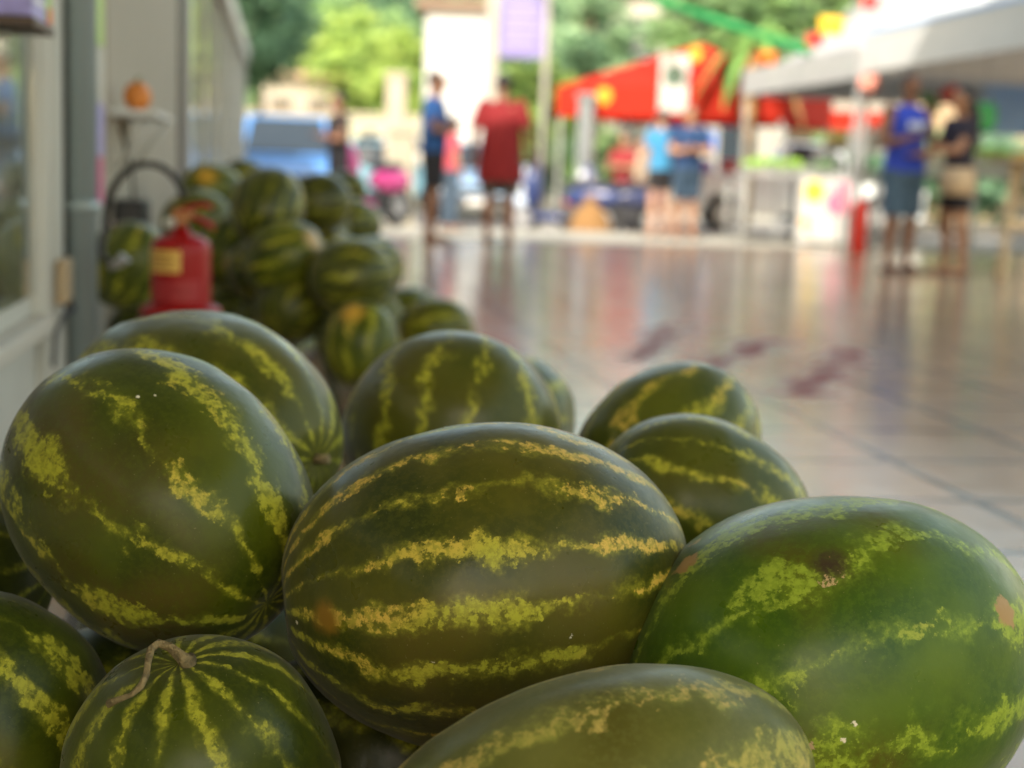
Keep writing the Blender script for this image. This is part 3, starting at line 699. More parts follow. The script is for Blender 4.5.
    for v in s.bm.verts: v.co *= k
    s.build('trousers' if shorts < .45 else 'shorts', bmn, t, remesh=.014)
    s = MB()
    for q in 'LR':
        a = J['a'+q]*k; s.box(a.x-.045, a.x+.045, a.y-.2, a.y+.065, 0, .022)
    s.build('sandals', mat('dark_sole', (.05, .04, .035), .7), t, bevel=.01)
    if extra: extra(t, J, k)
    return t
def phone(t, J, k):
    p = thing('mobile_phone', 'dark phone held in both hands by the man in the blue vest', 'phone', (0, 0, 0))
    M = t.matrix_basis; c = M @ Vector((0, -.34*k, 1.245*k)); p.location = c; p.rotation_euler = (R(-50), 0, t.rotation_euler.z)
    MB().box(-.04, .04, -.005, .005, -.075, .075).build('case', mat('phone_black', (.02, .02, .02), .3), p, bevel=.003)
    MB().box(-.036, .036, .0055, .0065, -.07, .07).build('screen', mat('phone_glass', (.04, .05, .06), .1), p)
person('man in a blue T-shirt and black shorts, arms folded, left of the man in red', 431, 240, 16.0, 1.76, R(80), 'brown', (.010, .065, .22), (.012, .013, .018), 'folded', 1.0, shorts=.56)
person('heavily built man in a long loose red shirt and dark shorts', 498, 241, 16.0, 1.76, R(172), 'brown', (.19, .005, .007), (.10, .09, .085), 'hip', 1.16, long_top=.28, shorts=.53, belly=.8, sleeve=.6)
person('woman in a black top and black trousers with tan forearms folded, beyond the melon heap', 337, 238, 18.6, 1.62, R(-62), 'brown', (.010, .009, .012), (.010, .010, .014), 'folded', .98, shorts=.1, sleeve=.3)
person('person in a pinkish red top half hidden behind the man in the blue T-shirt', 449, 232, 19.2, 1.42, R(120), 'tan', (.45, .07, .10), (.05, .08, .12), 'down', .9, shorts=.2)
person('woman in a light blue top and black shorts beside the man in navy', 657, 236, 19.4, 1.60, R(200), 'light', (.04, .22, .42), (.016, .014, .016), 'down', .92, shorts=.66)
person('man in a navy T-shirt with folded arms, next to the woman in light blue', 684, 236, 19.3, 1.66, R(15), 'tan', (.010, .04, .12), (.02, .045, .08), 'folded', 1.08, shorts=.52)
def vest_print(t, J, k):
    b = MB(); b.box(-.09*k, .09*k, -.163*k, -.150*k, 1.27*k, 1.335*k); b.build('chest_print', mat('white_vest_print', (.55, .60, .75), .7), t, bevel=.004)
    phone(t, J, k)
person('man in a bright blue sleeveless vest and denim shorts looking at something in his hands', 897, 270, 13.4, 1.72, R(20), 'brown', (.025, .06, .48), (.06, .11, .17), 'front', 1.05, shorts=.50, sleeve=0, long_top=.04, extra=vest_print)
def belt_bag(t, J, k):
    b = MB(); b.loft([(0, 0, .76*k, .19*k, .15*k), (0, 0, .9*k, .19*k, .15*k), (0, 0, 1.02*k, .17*k, .14*k)], 24); b.build('wrap', mat('beige_wrap', (.60, .46, .30), .8), t)
person('woman with long dark hair, black top and beige waist wrap, facing the man in vest', 950, 279, 13.2, 1.60, R(-72), 'tan', (.02, .016, .03), (.014, .014, .02), 'reach', .92, shorts=.62, sleeve=.45, long_hair=True, extra=belt_bag)
person('person in a dark red top and dark trousers under the red tent', 621, 224, 23.0, 1.55, R(-30), 'tan', (.22, .015, .02), (.03, .03, .04), 'folded', .95, shorts=.2)
person('person in a pale cream shirt under the red tent, beside the one in dark red', 634, 224, 23.6, 1.5, R(60), 'tan', (.55, .50, .38), (.10, .10, .12), 'down', .95, shorts=.2)
# ------------------------------------------------------------------ tents
def fabric(name, c, tr=.35): return mat(name, c, .8, var=.05, scale=4, translucent=tr)
white_f = fabric('white_canvas', (.50, .50, .50), .3); red_f = fabric('red_canvas', (.62, .035, .012), .55)
legm = mat('white_pole', (.32, .33, .33), .4)
def tent(label, P, sx, sy, rz, ze, zp, vh, fm, conc=1.7, trim=None, name='canopy_tent', leg=.022):
    t = thing(name, label, 'tent', P, rz)
    b = MB(); n = 12; rings = []
    for i in range(n+1):
        q = i/n; s = max(1-q, .004); z = ze+(zp-ze)*(q**conc)
        ring = []
        for (ax, ay, bx_, by) in ((-1,-1,1,-1),(1,-1,1,1),(1,1,-1,1),(-1,1,-1,-1)):
            for k in range(5):
                u = k/5; x = (ax+(bx_-ax)*u)*sx/2*s; y = (ay+(by-ay)*u)*sy/2*s
                ring.append(Vector((x, y, z - .05*math.sin(math.pi*u)*s*math.sin(math.pi*q))))
        rings.append(ring)
    b.rings(rings, smooth=True, cap=False); o = b.build('canopy', fm, t, rebase=False, fix=False)
    m_ = o.modifiers.new('thickness', 'SOLIDIFY'); m_.thickness = .004
    b = MB()
    for s in (-1, 1):
        b.box(-sx/2-.012, sx/2+.012, s*(sy/2+.008)-.003, s*(sy/2+.008)+.003, ze-vh, ze+.01)
        b.box(s*(sx/2+.008)-.003, s*(sx/2+.008)+.003, -sy/2, sy/2, ze-vh, ze+.01)
    b.build('valance', fm, t, rebase=False)
    if trim:
        b = MB()
        for s in (-1, 1):
            b.box(-sx/2, sx/2, s*(sy/2+.016)-.003, s*(sy/2+.016)+.003, ze-.02, ze+.035)
            b.box(s*(sx/2+.018)-.003, s*(sx/2+.018)+.003, -sy/2, sy/2, ze-.02, ze+.035)
        b.build('edge_trim', trim, t, rebase=False)
    for x in (-1, 1):
        for y in (-1, 1):
            MB().box(x*(sx/2-.04)-leg, x*(sx/2-.04)+leg, y*(sy/2-.04)-leg, y*(sy/2-.04)+leg, 0, ze-.01).build('leg', legm, t, rebase=False)
    b = MB()
    for s in (-1, 1):
        b.tube([(-sx/2+.04, s*(sy/2-.04), ze-.04), (sx/2-.04, s*(sy/2-.04), ze-.04)], .018, 8)
        b.tube([(s*(sx/2-.04), -sy/2+.04, ze-.04), (s*(sx/2-.04), sy/2-.04, ze-.04)], .018, 8)
        b.tube([(s*(sx/2-.04), 0, ze-.04), (0, 0, zp-.1)], .015, 8)
    b.build('roof_frame', legm, t, rebase=False)
    return t
pt_base = Vector((0, 0, 0))
blue_t = mat('pale_blue_trim', (.42, .55, .80), .6)
c = W(18.6, 6.35+2.2); tent('white tent with curved peaked roof, left one of the two pale tents at right', (c.x, c.y, 0), 4.4, 4.3, WROT, 2.28, 4.7, .34, white_f, 1.75, name='pagoda_tent')
for tt in [o for o in col.objects if o.name.startswith('pagoda_tent')]:
    for k in range(7):
        b = MB(); y = -1.9+k*.45; b.box(-2.2-.018, -2.2-.014, y-.09, y+.10-.05*(k % 2), 2.28-.24+.03*(k % 3), 2.28-.10)
        b.build('valance_print', mat('grey_print', (.40, .42, .40), .7), tt, rebase=False)
c = W(14.05, 6.3+2.2); tent('market tent with deep shaded valance and pale blue edging at top right', (c.x, c.y, 0), 4.4, 4.2, WROT, 2.40, 3.6, .42, fabric('shade_lifted_canvas', (.74, .74, .72), .3), 1.15, trim=blue_t, name='market_tent')  # canvas colour raised to offset the shade; the sunlit tent has a darker copy
c = at(692, 200, 25); rt = tent('red tent with yellow discs and a white emblem panel, beyond the road behind the couple', (c.x+.05, c.y+.2, -.15), 3.7, 3.2, -.42, 2.30, 3.12, .46, red_f, 1.0, name='red_tent')
yel = mat('yellow_disc', (.60, .30, .01), .6); wpan = mat('white_panel', (.42, .42, .40), .6)
def disc(b, c, r, t_=.01, n=20):
    return b.rings([[Vector((c[0]+r*math.cos(a), c[1]+dy, c[2]+r*math.sin(a))) for a in [2*math.pi*k/n for k in range(n)]] for dy in (0, -t_)])
for dx in (-1.05,): b = MB(); disc(b, (dx, -1.62, 2.16), .13); b.build('disc', yel, rt, rebase=False)
b = MB(); disc(b, (.25, -1.10, 2.85), .12); b.build('disc', yel, rt, rebase=False)
b = MB(); b.box(-.13, .33, -1.635, -1.615, 1.92, 2.80); ep = b.build('emblem_panel', wpan, rt, rebase=False)
b = MB(); disc(b, (.10, -1.636, 2.48), .17); disc(b, (.10, -1.636, 2.1), .05)
b.build('emblem', mat('dark_green_emblem', (.06, .10, .07), .6), ep, rebase=False)

# green festoon cloth and flags strung between the roof edge and the tents
fs = thing('green_festoon', 'green cloth festoon strung diagonally near the top, right of the red tent', 'festoon', at(486, -78, 27.4))
p0 = Vector(fs.location); p1 = at(812, 52, 19.6); pts = []
for i in range(17):
    q = i/16; p = p0.lerp(p1, q)-p0; p.z -= .25*math.sin(math.pi*q)*.5; pts.append(p)
b = MB(); rr = []
for i, p in enumerate(pts):
    h = .06+.015*math.sin(i*2.1); rr.append([p+Vector((0, -.01, -h)), p+Vector((0, .012, -h)), p+Vector((.0, .012, h)), p+Vector((0, -.01, h))])
b.rings(rr); b.build('cloth', fabric('green_cloth', (.02, .28, .08), .3), fs, rebase=False)
fl = thing('flag_line', 'string of small red, yellow and orange flags above the white tent edge', 'bunting', at(760, 62, 19.3))
q0 = Vector(fl.location); b = MB(); q1 = at(905, -22, 17.2)-q0; b.tube([Vector((0, 0, 0)), q1*.5+Vector((0, 0, -.04)), q1], .006, 6); b.build('string', legm, fl, rebase=False)
for (px, py, cn, cc) in ((768, 58, 'orange', (.75, .16, .01)), (815, 40, 'red', (.65, .02, .02)), (832, 26, 'yellow', (.85, .55, .02)), (870, 3, 'red', (.65, .02, .02))):
    p = at(px, py, 18.6)-q0; s_ = .11 if cn != 'yellow' else .16
    b = MB(); v = [p+Vector((-s_, 0, s_*.7)), p+Vector((s_, 0, s_*.7)), p+Vector((s_*.8, .01, -s_*.7)), p+Vector((-s_*.9, -.01, -s_*.6))]
    b.rings([v, [a+Vector((0, .006, 0)) for a in v]], smooth=False); b.build('flag', fabric(cn+'_flag', cc, .3), fl, rebase=False)

# ------------------------------------------------------------------ vehicles
tyre = mat('tyre_rubber', (.02, .02, .02), .8); rim = mat('wheel_rim', (.45, .46, .48), .35, metal=.7)
cglass = mat('car_glass', (.03, .04, .05), .06, spec=.8); chrome = mat('lamp_glass', (.75, .78, .8), .15); redl = mat('tail_lamp', (.5, .02, .02), .2)
plate = mat('number_plate', (.6, .6, .58), .5)
def wheel(parent, x, y, z, r, w=.2):
    b = MB(); pr = [(-w/2, r*.62), (-w/2, r*.92), (-w*.36, r), (w*.36, r), (w/2, r*.92), (w/2, r*.62)]
    b.rings([[Vector((x+rr_*math.cos(a), y+d, z+rr_*math.sin(a))) for a in [2*math.pi*k/28 for k in range(28)]] for d, rr_ in pr], closed=True)
    t = b.build('wheel', tyre, parent, rebase=False)
    b = MB(); disc(b, (x, y+w*.34, z), r*.64, w*.68); 
    for k in range(5):
        a = 2*math.pi*k/5; c_, s_ = math.cos(a), math.sin(a)
        for sd in (-1, 1): b.tube([(x, y+sd*w*.36, z), (x+r*.58*c_, y+sd*w*.36, z+r*.58*s_)], r*.07, 6)
    b.build('rim', rim, t, rebase=False)
def car(label, P, rz, color, kind='car', group='cars parked across the road'):
    paint = mat('paint_%d_%d_%d' % tuple(int(1000*c) for c in color), color, .28, var=.03, coat=.8)
    L, Wd = (4.3, 1.76); t = thing('parked_'+('pickup' if kind == 'pickup' else 'car'), label, 'pickup' if kind == 'pickup' else 'car', P, rz, group)
    wr = .33; ax = 1.32
    def arch(cx): return [(cx+ (wr+.06)*math.cos(a), wr+(wr+.06)*math.sin(a)) for a in [math.pi-math.pi*k/10 for k in range(11)]]
    if kind == 'pickup': top = [(2.12, .85), (1.95, .93), (.95, 1.0), (-.35, 1.02), (-2.12, 1.02)]
    elif kind == 'suv': top = [(2.12, .80), (2.0, .98), (1.1, 1.06), (-1.9, 1.08), (-2.12, .95)]
    else: top = [(2.12, .70), (1.95, .80), (1.0, .93), (-1.6, .98), (-2.08, .90)]
    poly = [(-2.12, .3)] + arch(-ax) + arch(ax) + [(2.14, .3)] + top
    M = Matrix(((1, 0, 0, 0), (0, 0, 1, -Wd/2), (0, 1, 0, 0), (0, 0, 0, 1)))
    b = MB(); b.prism(poly, Wd, M); b.build('body', paint, t, bevel=.05, rebase=False)
    zr = {'car': 1.44, 'suv': 1.72, 'pickup': 1.62}[kind]; zb = top[2][1]-.03
    x0, x1, x2, x3 = {'car': (-1.95, -1.35, .25, 1.05), 'suv': (-2.05, -1.85, .35, 1.05), 'pickup': (-.45, -.30, .55, 1.1)}[kind]
    cab = [[Vector((x, s*y, z)) for x, y, z in ()] for s in ()]
    b = MB()
    lo = [(x0, -.82), (x3, -.82), (x3, .82), (x0, .82)]; hi = [(x1, -.66), (x2, -.66), (x2, .66), (x1, .66)]
    b.rings([[Vector((x, y, zb)) for x, y in lo], [Vector((x, y, zr)) for x, y in hi]], smooth=False); b.build('cabin', paint, t, bevel=.05, rebase=False)
    def panel(p, off, sc=.86, nm='window'):
        c = sum(p, Vector())/4; n = (p[1]-p[0]).cross(p[3]-p[0]).normalized()
        if n.dot(c-Vector((0, 0, .9))) < 0: n = -n
        q = [c+(v-c)*sc for v in p]; b = MB(); b.rings([[v-n*.01 for v in q], [v+n*off for v in q]], smooth=False); b.build(nm, cglass, t, rebase=False)
    V = Vector
    Q = lambda a, c_: [V((lo[a][0], lo[a][1], zb+.03)), V((lo[c_][0], lo[c_][1], zb+.03)), V((hi[c_][0], hi[c_][1], zr)), V((hi[a][0], hi[a][1], zr))]
    panel(Q(1, 2), .006, .86, 'windscreen'); panel(Q(3, 0), .006, .84, 'rear_window')
    for (a, c_) in ((0, 1), (2, 3)):
        q = Q(a, c_); m0 = (q[0]+q[1])/2; m1 = (q[2]+q[3])/2
        if kind == 'pickup': panel(q, .006, .82)
        else: panel([q[0], m0, m1, q[3]], .006, .86); panel([m0, q[1], q[2], m1], .006, .86)
    for x in (-ax, ax):
        for y in (-Wd/2+.09, Wd/2-.09): wheel(t, x, y, wr, wr)
    for s in (-1, 1):
        MB().box(2.10, 2.155, s*.68-.15, s*.68+.15, top[0][1]-.16, top[0][1]-.02).build('headlight', chrome, t, bevel=.015, rebase=False)
        MB().box(-2.155, -2.10, s*.74-.08, s*.74+.08, .62, .82).build('tail_light', redl, t, bevel=.01, rebase=False)
        MB().box(x3-.35, x3-.2, s*.92-.09, s*.92+.09, zb+.02, zb+.15).build('wing_mirror', paint, t, bevel=.02, rebase=False)
    MB().box(2.13, 2.20, -.80, .80, .28, .48).build('bumper', mat('dark_bumper', (.05, .05, .055), .5), t, bevel=.03, rebase=False)
    MB().box(-2.20, -2.125, -.80, .80, .28, .48).build('bumper', mat('dark_bumper', (.05, .05, .055)), t, bevel=.03, rebase=False)
    MB().box(2.201, 2.21, -.24, .24, .32, .43).build('number_plate', plate, t, rebase=False)
    MB().box(2.13, 2.15, -.45, .45, top[0][1]-.15, top[0][1]-.05).build('grille', tyre, t, rebase=False)
    if kind == 'pickup':
        MB().box(-2.06, -.50, -.76, .76, 1.021, 1.03).build('bed_floor', mat('bed_liner', (.03, .03, .03), .8), t, rebase=False)
    return t
def gp(px, Y, z=-.15): p = at(px, 300, Y); p.z = z; return p
car('bright blue car facing the walkway, parked across the road beyond the melon heap', gp(284, 26), R(-80), (.08, .24, .58), 'suv')
car('pale blue hatchback at the far left, partly behind the shop front', gp(206, 30), R(-62), (.22, .36, .52), 'car')
car('light turquoise car in the road behind the woman in black', gp(372, 33), R(8), (.18, .36, .46), 'car')
car('small sky blue car between the man in blue and the man in red', gp(470, 29), R(-85), (.22, .36, .55), 'car')
car('white car far off above the light turquoise one', gp(372, 44, .25), R(170), (.5, .5, .49), 'car')
car('silver grey pickup with boxes in its open back, right of the couple', gp(789, 27.4), R(-2), (.70, .76, .78), 'pickup', 'pickups')
pc = gp(789, 27.4)
for i, (dx, cc, nm, lab) in enumerate(((-1.7, (.30, .22, .62), 'violet', 'violet box in the back of the silver pickup'), (-1.25, (.50, .06, .05), 'red', 'red box in the back of the silver pickup'), (-.85, (.70, .30, .08), 'orange', 'orange box in the back of the silver pickup'))):
    t = thing('box', lab, 'box', (pc.x+dx, pc.y-.25, .882), R(-4+3*i), 'boxes in the back of the pickup')
    MB().box(-.15, .15, -.2, .2, 0, .2).build('carton', mat(nm+'_box', cc, .6), t, bevel=.01); MB().box(-.16, .16, -.21, .21, .201, .23).build('lid', mat(nm+'_box', cc), t, bevel=.01)
def moto(label, P, rz, c1, c2, group):
    t = thing('motor_scooter', label, 'motorcycle', P, rz, group)
    a = mat('fairing_%d_%d' % (int(c1[0]*1000), int(c1[2]*1000)), c1, .3, coat=.7); d = mat('dark_engine', (.04, .04, .045), .5)
    wheel(t, .62, 0, .27, .27, .10); wheel(t, -.58, 0, .27, .27, .11)
    b = MB(); b.tube([(.62, 0, .27), (.50, 0, .62), (.42, 0, .98)], [.03, .035, .03], 10); b.build('fork', rim, t, rebase=False)
    b = MB(); b.ell((.46, 0, .72), (.14, .22, .36), 16, 10); b.ell((.18, 0, .30), (.34, .15, .07), 14, 8); b.ell((-.42, 0, .60), (.42, .14, .17), 16, 10); b.build('fairing', a, t, remesh=.02)
    b = MB(); b.ell((.64, 0, .50), (.2, .07, .10), 14, 8); b.build('mudguard', mat('mudguard_%d' % int(c2[0]*1000), c2, .3), t, rebase=False)
    b = MB(); b.ell((-.34, 0, .78), (.40, .13, .06), 16, 8); b.build('seat', d, t, rebase=False)
    b = MB(); b.box(-.35, .1, -.1, .1, .2, .46); b.build('engine', d, t, bevel=.04, rebase=False)
    b = MB(); b.tube([(.34, -.33, 1.03), (.42, -.14, 1.0), (.42, .14, 1.0), (.34, .33, 1.03)], .018, 8); b.build('handlebar', d, t, rebase=False)
    b = MB(); b.ell((.56, 0, .90), (.06, .10, .08), 12, 8); b.build('headlight', chrome, t, rebase=False)
    for s in (-1, 1):
        b = MB(); b.tube([(.38, s*.25, 1.02), (.36, s*.29, 1.16)], .008, 6); b.ell((.36, s*.31, 1.2), (.015, .06, .04), 10, 6); b.build('mirror', d, t, rebase=False)
    return t
moto('bright pink motor scooter with red mudguard, right of the woman in black', gp(366, 19.5, -.0), R(235), (.70, .06, .30), (.65, .05, .05), 'scooters by the kerb')
moto('dark blue motor scooter parked right of the man in red', gp(560, 21.4), R(160), (.03, .05, .16), (.5, .6, .75), 'scooters by the kerb')
moto('dark blue and red motor scooter behind the tan sack', gp(612, 22.4), R(200), (.04, .05, .12), (.45, .04, .04), 'scooters by the kerb')

# ------------------------------------------------------------------ street things
b = MB(); rr = []
for z, rx, ry in ((0, .26, .2), (.06, .31, .24), (.2, .30, .23), (.38, .22, .18), (.5, .12, .10), (.55, .05, .05), (.6, .09, .08), (.63, .08, .07)):
    rr.append([Vector((rx*math.cos(a)*(1+.06*math.sin(5*a+z*9)), ry*math.sin(a)*(1+.05*math.sin(4*a+z*7)), z)) for a in [2*math.pi*k/28 for k in range(28)]])
b.rings(rr); o = b.build('tied_sack', mat('ochre_sackcloth', (.24, .13, .045), .9, var=.3, scale=20, bump=.5)); P = at(590, 222, 20.6); o.location = (P.x, P.y, -.15)
tag(o, 'ochre tied sack on the road edge below the red tent', 'sack')
def pillar(label, px0, px1, Y, z0, z1, m, d=.4, capm=None):
    a, c_ = at(px0, 150, Y), at(px1, 150, Y); w_ = (c_.x-a.x)
    t = thing('pillar', label, 'pillar', ((a.x+c_.x)/2, Y+d/2, z0))
    MB().box(-w_/2, w_/2, -d/2, d/2, 0, z1-z0).build('shaft', m, t, bevel=.01); MB().box(-w_/2-.04, w_/2+.04, -d/2-.04, d/2+.04, z1-z0+.002, z1-z0+.08).build('cap', m, t, bevel=.01)
    MB().box(-w_/2-.03, w_/2+.03, -d/2-.03, d/2+.03, 0, .12).build('plinth', m, t, bevel=.01)
    return t
pillar('short beige block pillar just left of the man in blue', 388, 414, 23, -.15, 1.28, mat('beige_block', (.36, .33, .25), .8))
pillar('cream gatepost rising behind the short beige pillar', 385, 404, 30, -.15, 2.55, mat('cream_post', (.36, .31, .25), .7))
# sign on a grey post
sg = thing('street_sign', 'tall grey post carrying a lavender sign board, above the man in red', 'sign', gp(484, 27.5))
MB().box(-.11, .11, -.08, .08, 0, 5.6).build('post', mat('grey_post', (.30, .29, .26), .6), sg, bevel=.01)
bd = MB().box(.13, .98, -.03, .03, 2.95, 4.05).build('sign_board', mat('lavender_board', (.17, .15, .36), .5), sg, bevel=.01)
b = MB()
for i in range(4): b.box(.22, .86-.1*(i % 2), -.037, -.031, 3.82-.2*i, 3.88-.2*i)
b.build('print_lines', mat('pale_print', (.27, .26, .48), .5), bd)
for z in (3.1, 3.9): b = MB(); b.tube([(.1, 0, z), (.14, 0, z)], .02, 6); b.build('bracket', legm, sg, rebase=False)
sp_ = thing('street_lamp', 'slim grey lamp post in front of the green trees, right of the sign board', 'street lamp', gp(537, 27))
MB().tube([(0, 0, 0), (0, 0, 2.6), (0, 0, 5.2)], [.07, .055, .045], 12).build('post', mat('grey_post', (.30, .29, .26)), sp_)
MB().tube([(0, 0, 5.2), (-.2, 0, 5.5), (-.9, 0, 5.6)], .035, 8).build('arm', mat('grey_post', (.30, .29, .26)), sp_)
MB().ell((-1.05, 0, 5.58), (.28, .12, .06), 14, 8).build('lamp_head', mat('lamp_head', (.5, .5, .48), .4), sp_)
gy = pillar('grey square post under the left edge of the red tent', 577, 592, 24.0, -.15, 1.95, mat('grey_post2', (.16, .18, .19), .6), .2)

# ------------------------------------------------------------------ buildings
def building(label, px0, px1, Y, H, wm, nfl, ncol, roofm, wm2=None, depth=7, shutters=None, z0=-.15, eave=.35, louv=False, door=True, pm_=None):
    a = at(px0, 100, Y).x; c_ = at(px1, 100, Y).x; w_ = c_-a
    t = thing('building', label, 'building', (a+w_/2, Y+depth/2, z0)); y0 = -depth/2
    MB().box(-w_/2, w_/2, y0, depth/2, 0, H).build('wall', wm, t)
    MB().box(-w_/2-eave, w_/2+eave, y0-eave, depth/2+eave, H+.002, H+.28).build('roof', roofm, t, bevel=.02)
    fh = H/nfl
    for f in range(nfl):
        for k in range(ncol):
            cx = -w_/2+(k+.5)*w_/ncol; ww = w_/ncol*.28
            zz0 = f*fh+.9; zz1 = f*fh+fh*.80
            dr = door and f == 0 and k == ncol//2
            if dr: zz0 = 0
            fr_ = MB().box(cx-ww-.06, cx+ww+.06, y0-.035, y0-.002, zz0, zz1+.06).build('door' if dr else 'window', shutters or legm, t)
            MB().box(cx-ww, cx+ww, y0-.045, y0-.036, zz0+.05, zz1).build('pane', pm_ or cglass, fr_)
            if louv and not dr:
                b = MB()
                for q in range(6): z_ = zz0+.1+(zz1-zz0-.15)*q/6; b.box(cx-ww, cx+ww, y0-.075, y0-.046, z_, z_+.05)
                b.build('louvre', mat('louvre_grey', (.35, .35, .33), .5), fr_)
            if not dr: MB().box(cx-ww-.1, cx+ww+.1, y0-.09, y0-.002, zz0-.07, zz0-.002).build('sill', wm, fr_)
    return t
wht = mat('white_wall', (.48, .49, .50), .8, var=.03, scale=1); gryw = mat('grey_wall', (.42, .40, .36), .8, var=.1, scale=1)
cwall = mat('pale_shop_wall', (.30, .30, .27), .8, var=.06, scale=1); brown = mat('tan_building_wall', (.36, .27, .17), .8, var=.1, scale=1)
rbr = mat('brown_roof', (.22, .15, .11), .8)
building('tall narrow white building between the two men and the yellow green trees', 424, 484, 50, 6.1, wht, 2, 1, rbr, depth=9, pm_=mat('net_curtain', (.62, .64, .66), .3), door=False)
building('grey building with louvred windows behind the red tent', 606, 730, 46, 6.3, gryw, 2, 2, rbr, louv=True, shutters=mat('grey_frame', (.2, .2, .19), .6))
sh = building('pale single storey shop behind the silver pickup', 640, 905, 34, 3.0, cwall, 1, 4, mat('pale_roof', (.5, .48, .42), .8), depth=6)
b = MB(); b.box(.3, 3.2, -3.6, -3.36, 2.1, 2.5); b.build('awning', red_f, sh, rebase=False)
b = MB(); disc(b, (-1.35, -3.02, 1.75), .22); b.build('round_sign', mat('blue_round_sign', (.05, .16, .55), .5), sh, rebase=False)
b = MB(); b.box(1.3, 2.3, -3.10, -3.02, 1.35, 2.0); b.build('shop_sign', mat('dark_red_sign', (.30, .05, .05), .6), sh, rebase=False)
building('tan brown building rising behind the shaded market tent', 862, 1200, 42, 9, brown, 3, 4, rbr, depth=9)
building('cream house between the dark tree and the yellowish trees on the left', 262, 338, 58, 3.6, mat('cream_house_wall', (.34, .31, .25), .8), 1, 2, mat('tan_roof', (.5, .36, .24), .8), depth=6, z0=.4)
bw = thing('boundary_wall', 'long pale boundary wall below the yellow green trees', 'wall', (at(400, 100, 52).x-1, 52, -.2))
MB().box(-5, 4, -.1, .1, 0, 2.7).build('wall', mat('pale_yellow_wall', (.34, .34, .26), .8, var=.15, scale=1), bw)
MB().box(-5.05, 4.05, -.16, .16, 2.702, 2.8).build('coping', mat('cream_post', (.36, .31, .25)), bw)

# ------------------------------------------------------------------ market stalls on the right
def stall(label, P, rz, w_=1.6, d_=.8, h=.85, tm=legm, shelf=True):
    t = thing('market_table', label, 'table', P, rz, 'market tables')
    MB().box(-w_/2, w_/2, -d_/2, d_/2, h-.03, h).build('tabletop', tm, t, bevel=.005)
    for x in (-1, 1):
        for y in (-1, 1): MB().tube([(x*(w_/2-.05), y*(d_/2-.05), 0), (x*(w_/2-.05), y*(d_/2-.05), h-.031)], .022, 8).build('leg', legm, t)
    if shelf: MB().box(-w_/2+.04, w_/2-.04, -d_/2+.04, d_/2-.04, .28, .30).build('shelf', legm, t)
    return t
def crate(label, P, rz, cm, pm, n=26, w_=.5, d_=.36, h=.2, r=.045, group='produce crates on the market tables'):
    t = thing('produce_crate', label, 'crate', P, rz, group)
    b = MB(); b.box(-w_/2, w_/2, -d_/2, d_/2, 0, .012)
    for k in range(3):
        z = .02+k*h/3
        for s in (-1, 1): b.box(-w_/2, w_/2, s*d_/2-.006, s*d_/2+.006, z, z+h/3-.02); b.box(s*w_/2-.006, s*w_/2+.006, -d_/2+.007, d_/2-.007, z, z+h/3-.02)
    b.build('slats', cm, t)
    b = MB(); rn = random.Random(label)
    for k in range(n): b.ell((rn.uniform(-.44, .44)*w_, rn.uniform(-.4, .4)*d_, h*.75+rn.uniform(0, .09)), r*rn.uniform(.8, 1.2), 10, 7)
    o = b.build('produce', pm, None, rebase=False); o.location = P; o.rotation_euler = (0, 0, rz)
    tag(o, 'pile of '+label.split(' of ')[-1] if ' of ' in label else label, 'produce', None, 'stuff'); return t
lime = mat('lime_green_produce', (.22, .42, .04), .5, var=.3); pinkp = mat('pink_produce', (.62, .22, .16), .5, var=.3); gdark = mat('dark_green_produce', (.06, .14, .03), .6, var=.4)
redp = mat('red_produce', (.45, .04, .02), .45, var=.3); yelp = mat('yellow_produce', (.62, .42, .05), .5, var=.3)
wood = mat('pale_wood', (.45, .34, .20), .7, var=.2, scale=12); wc = mat('white_crate', (.36, .37, .36), .5)
P = W(20.6, 6.9, -.15)
P1 = at(768, 230, 19.4); P1.z = -.15; stall('grey metal market table with lime green produce, right of the silver pickup', P1, WROT, 1.0, .8, 1.0)
crate('white crate of lime green fruit on the grey metal table', P1+Vector((.02, -.1, 1.003)), WROT, wc, lime, 60, .85, .5, .10, .05)
P2 = at(832, 238, 19.6); P2.z = -.15; stall('market table with dark green bunches, behind the white printed panels', P2, WROT, 1.0, .8, .95)
crate('white crate of dark green bunches on the middle market table', P2+Vector((0, -.1, .953)), WROT, wc, gdark, 40, .8, .5, .14, .07)
crate('pale crate of yellowish melons beside the pink fruit', P2+Vector((.1, .05, 1.35)), WROT, wc, yelp, 30, .5, .3, .1, .06)
st2 = thing('display_stand', 'slim white display stand holding the upper crate behind the printed panels', 'stand', P2+Vector((.1, .05, .952)), WROT)
MB().box(-.26, .26, -.16, .16, .37, .395).build('top', legm, st2)
for x in (-.22, .22): MB().box(x-.015, x+.015, -.12, .12, 0, .368).build('leg', legm, st2)
pp = at(822, 240, 18.7); pn = thing('printed_banner', 'white banner board with yellow and pink prints standing on the pavement edge', 'banner', (pp.x, pp.y, 0), WROT)
MB().box(-.33, .33, -.02, .02, .04, .82).build('board', mat('white_board', (.55, .54, .52), .6), pn, bevel=.004)
b = MB(); disc(b, (-.15, -.022, .66), .13); b.build('yellow_print', mat('yellow_print', (.85, .62, .06), .6), pn, rebase=False)
b = MB(); disc(b, (.17, -.022, .52), .15); disc(b, (.22, -.022, .71), .09); b.build('pink_print', mat('pink_print', (.80, .16, .28), .6), pn, rebase=False)
b = MB(); disc(b, (-.24, -.022, .28), .06); disc(b, (-.2, -.022, .15), .04); b.build('orange_print', mat('orange_dot_print', (.82, .45, .15), .6), pn, rebase=False)
for x in (-.28, .28): MB().box(x-.02, x+.02, -.12, .12, 0, .04).build('foot', legm, pn)
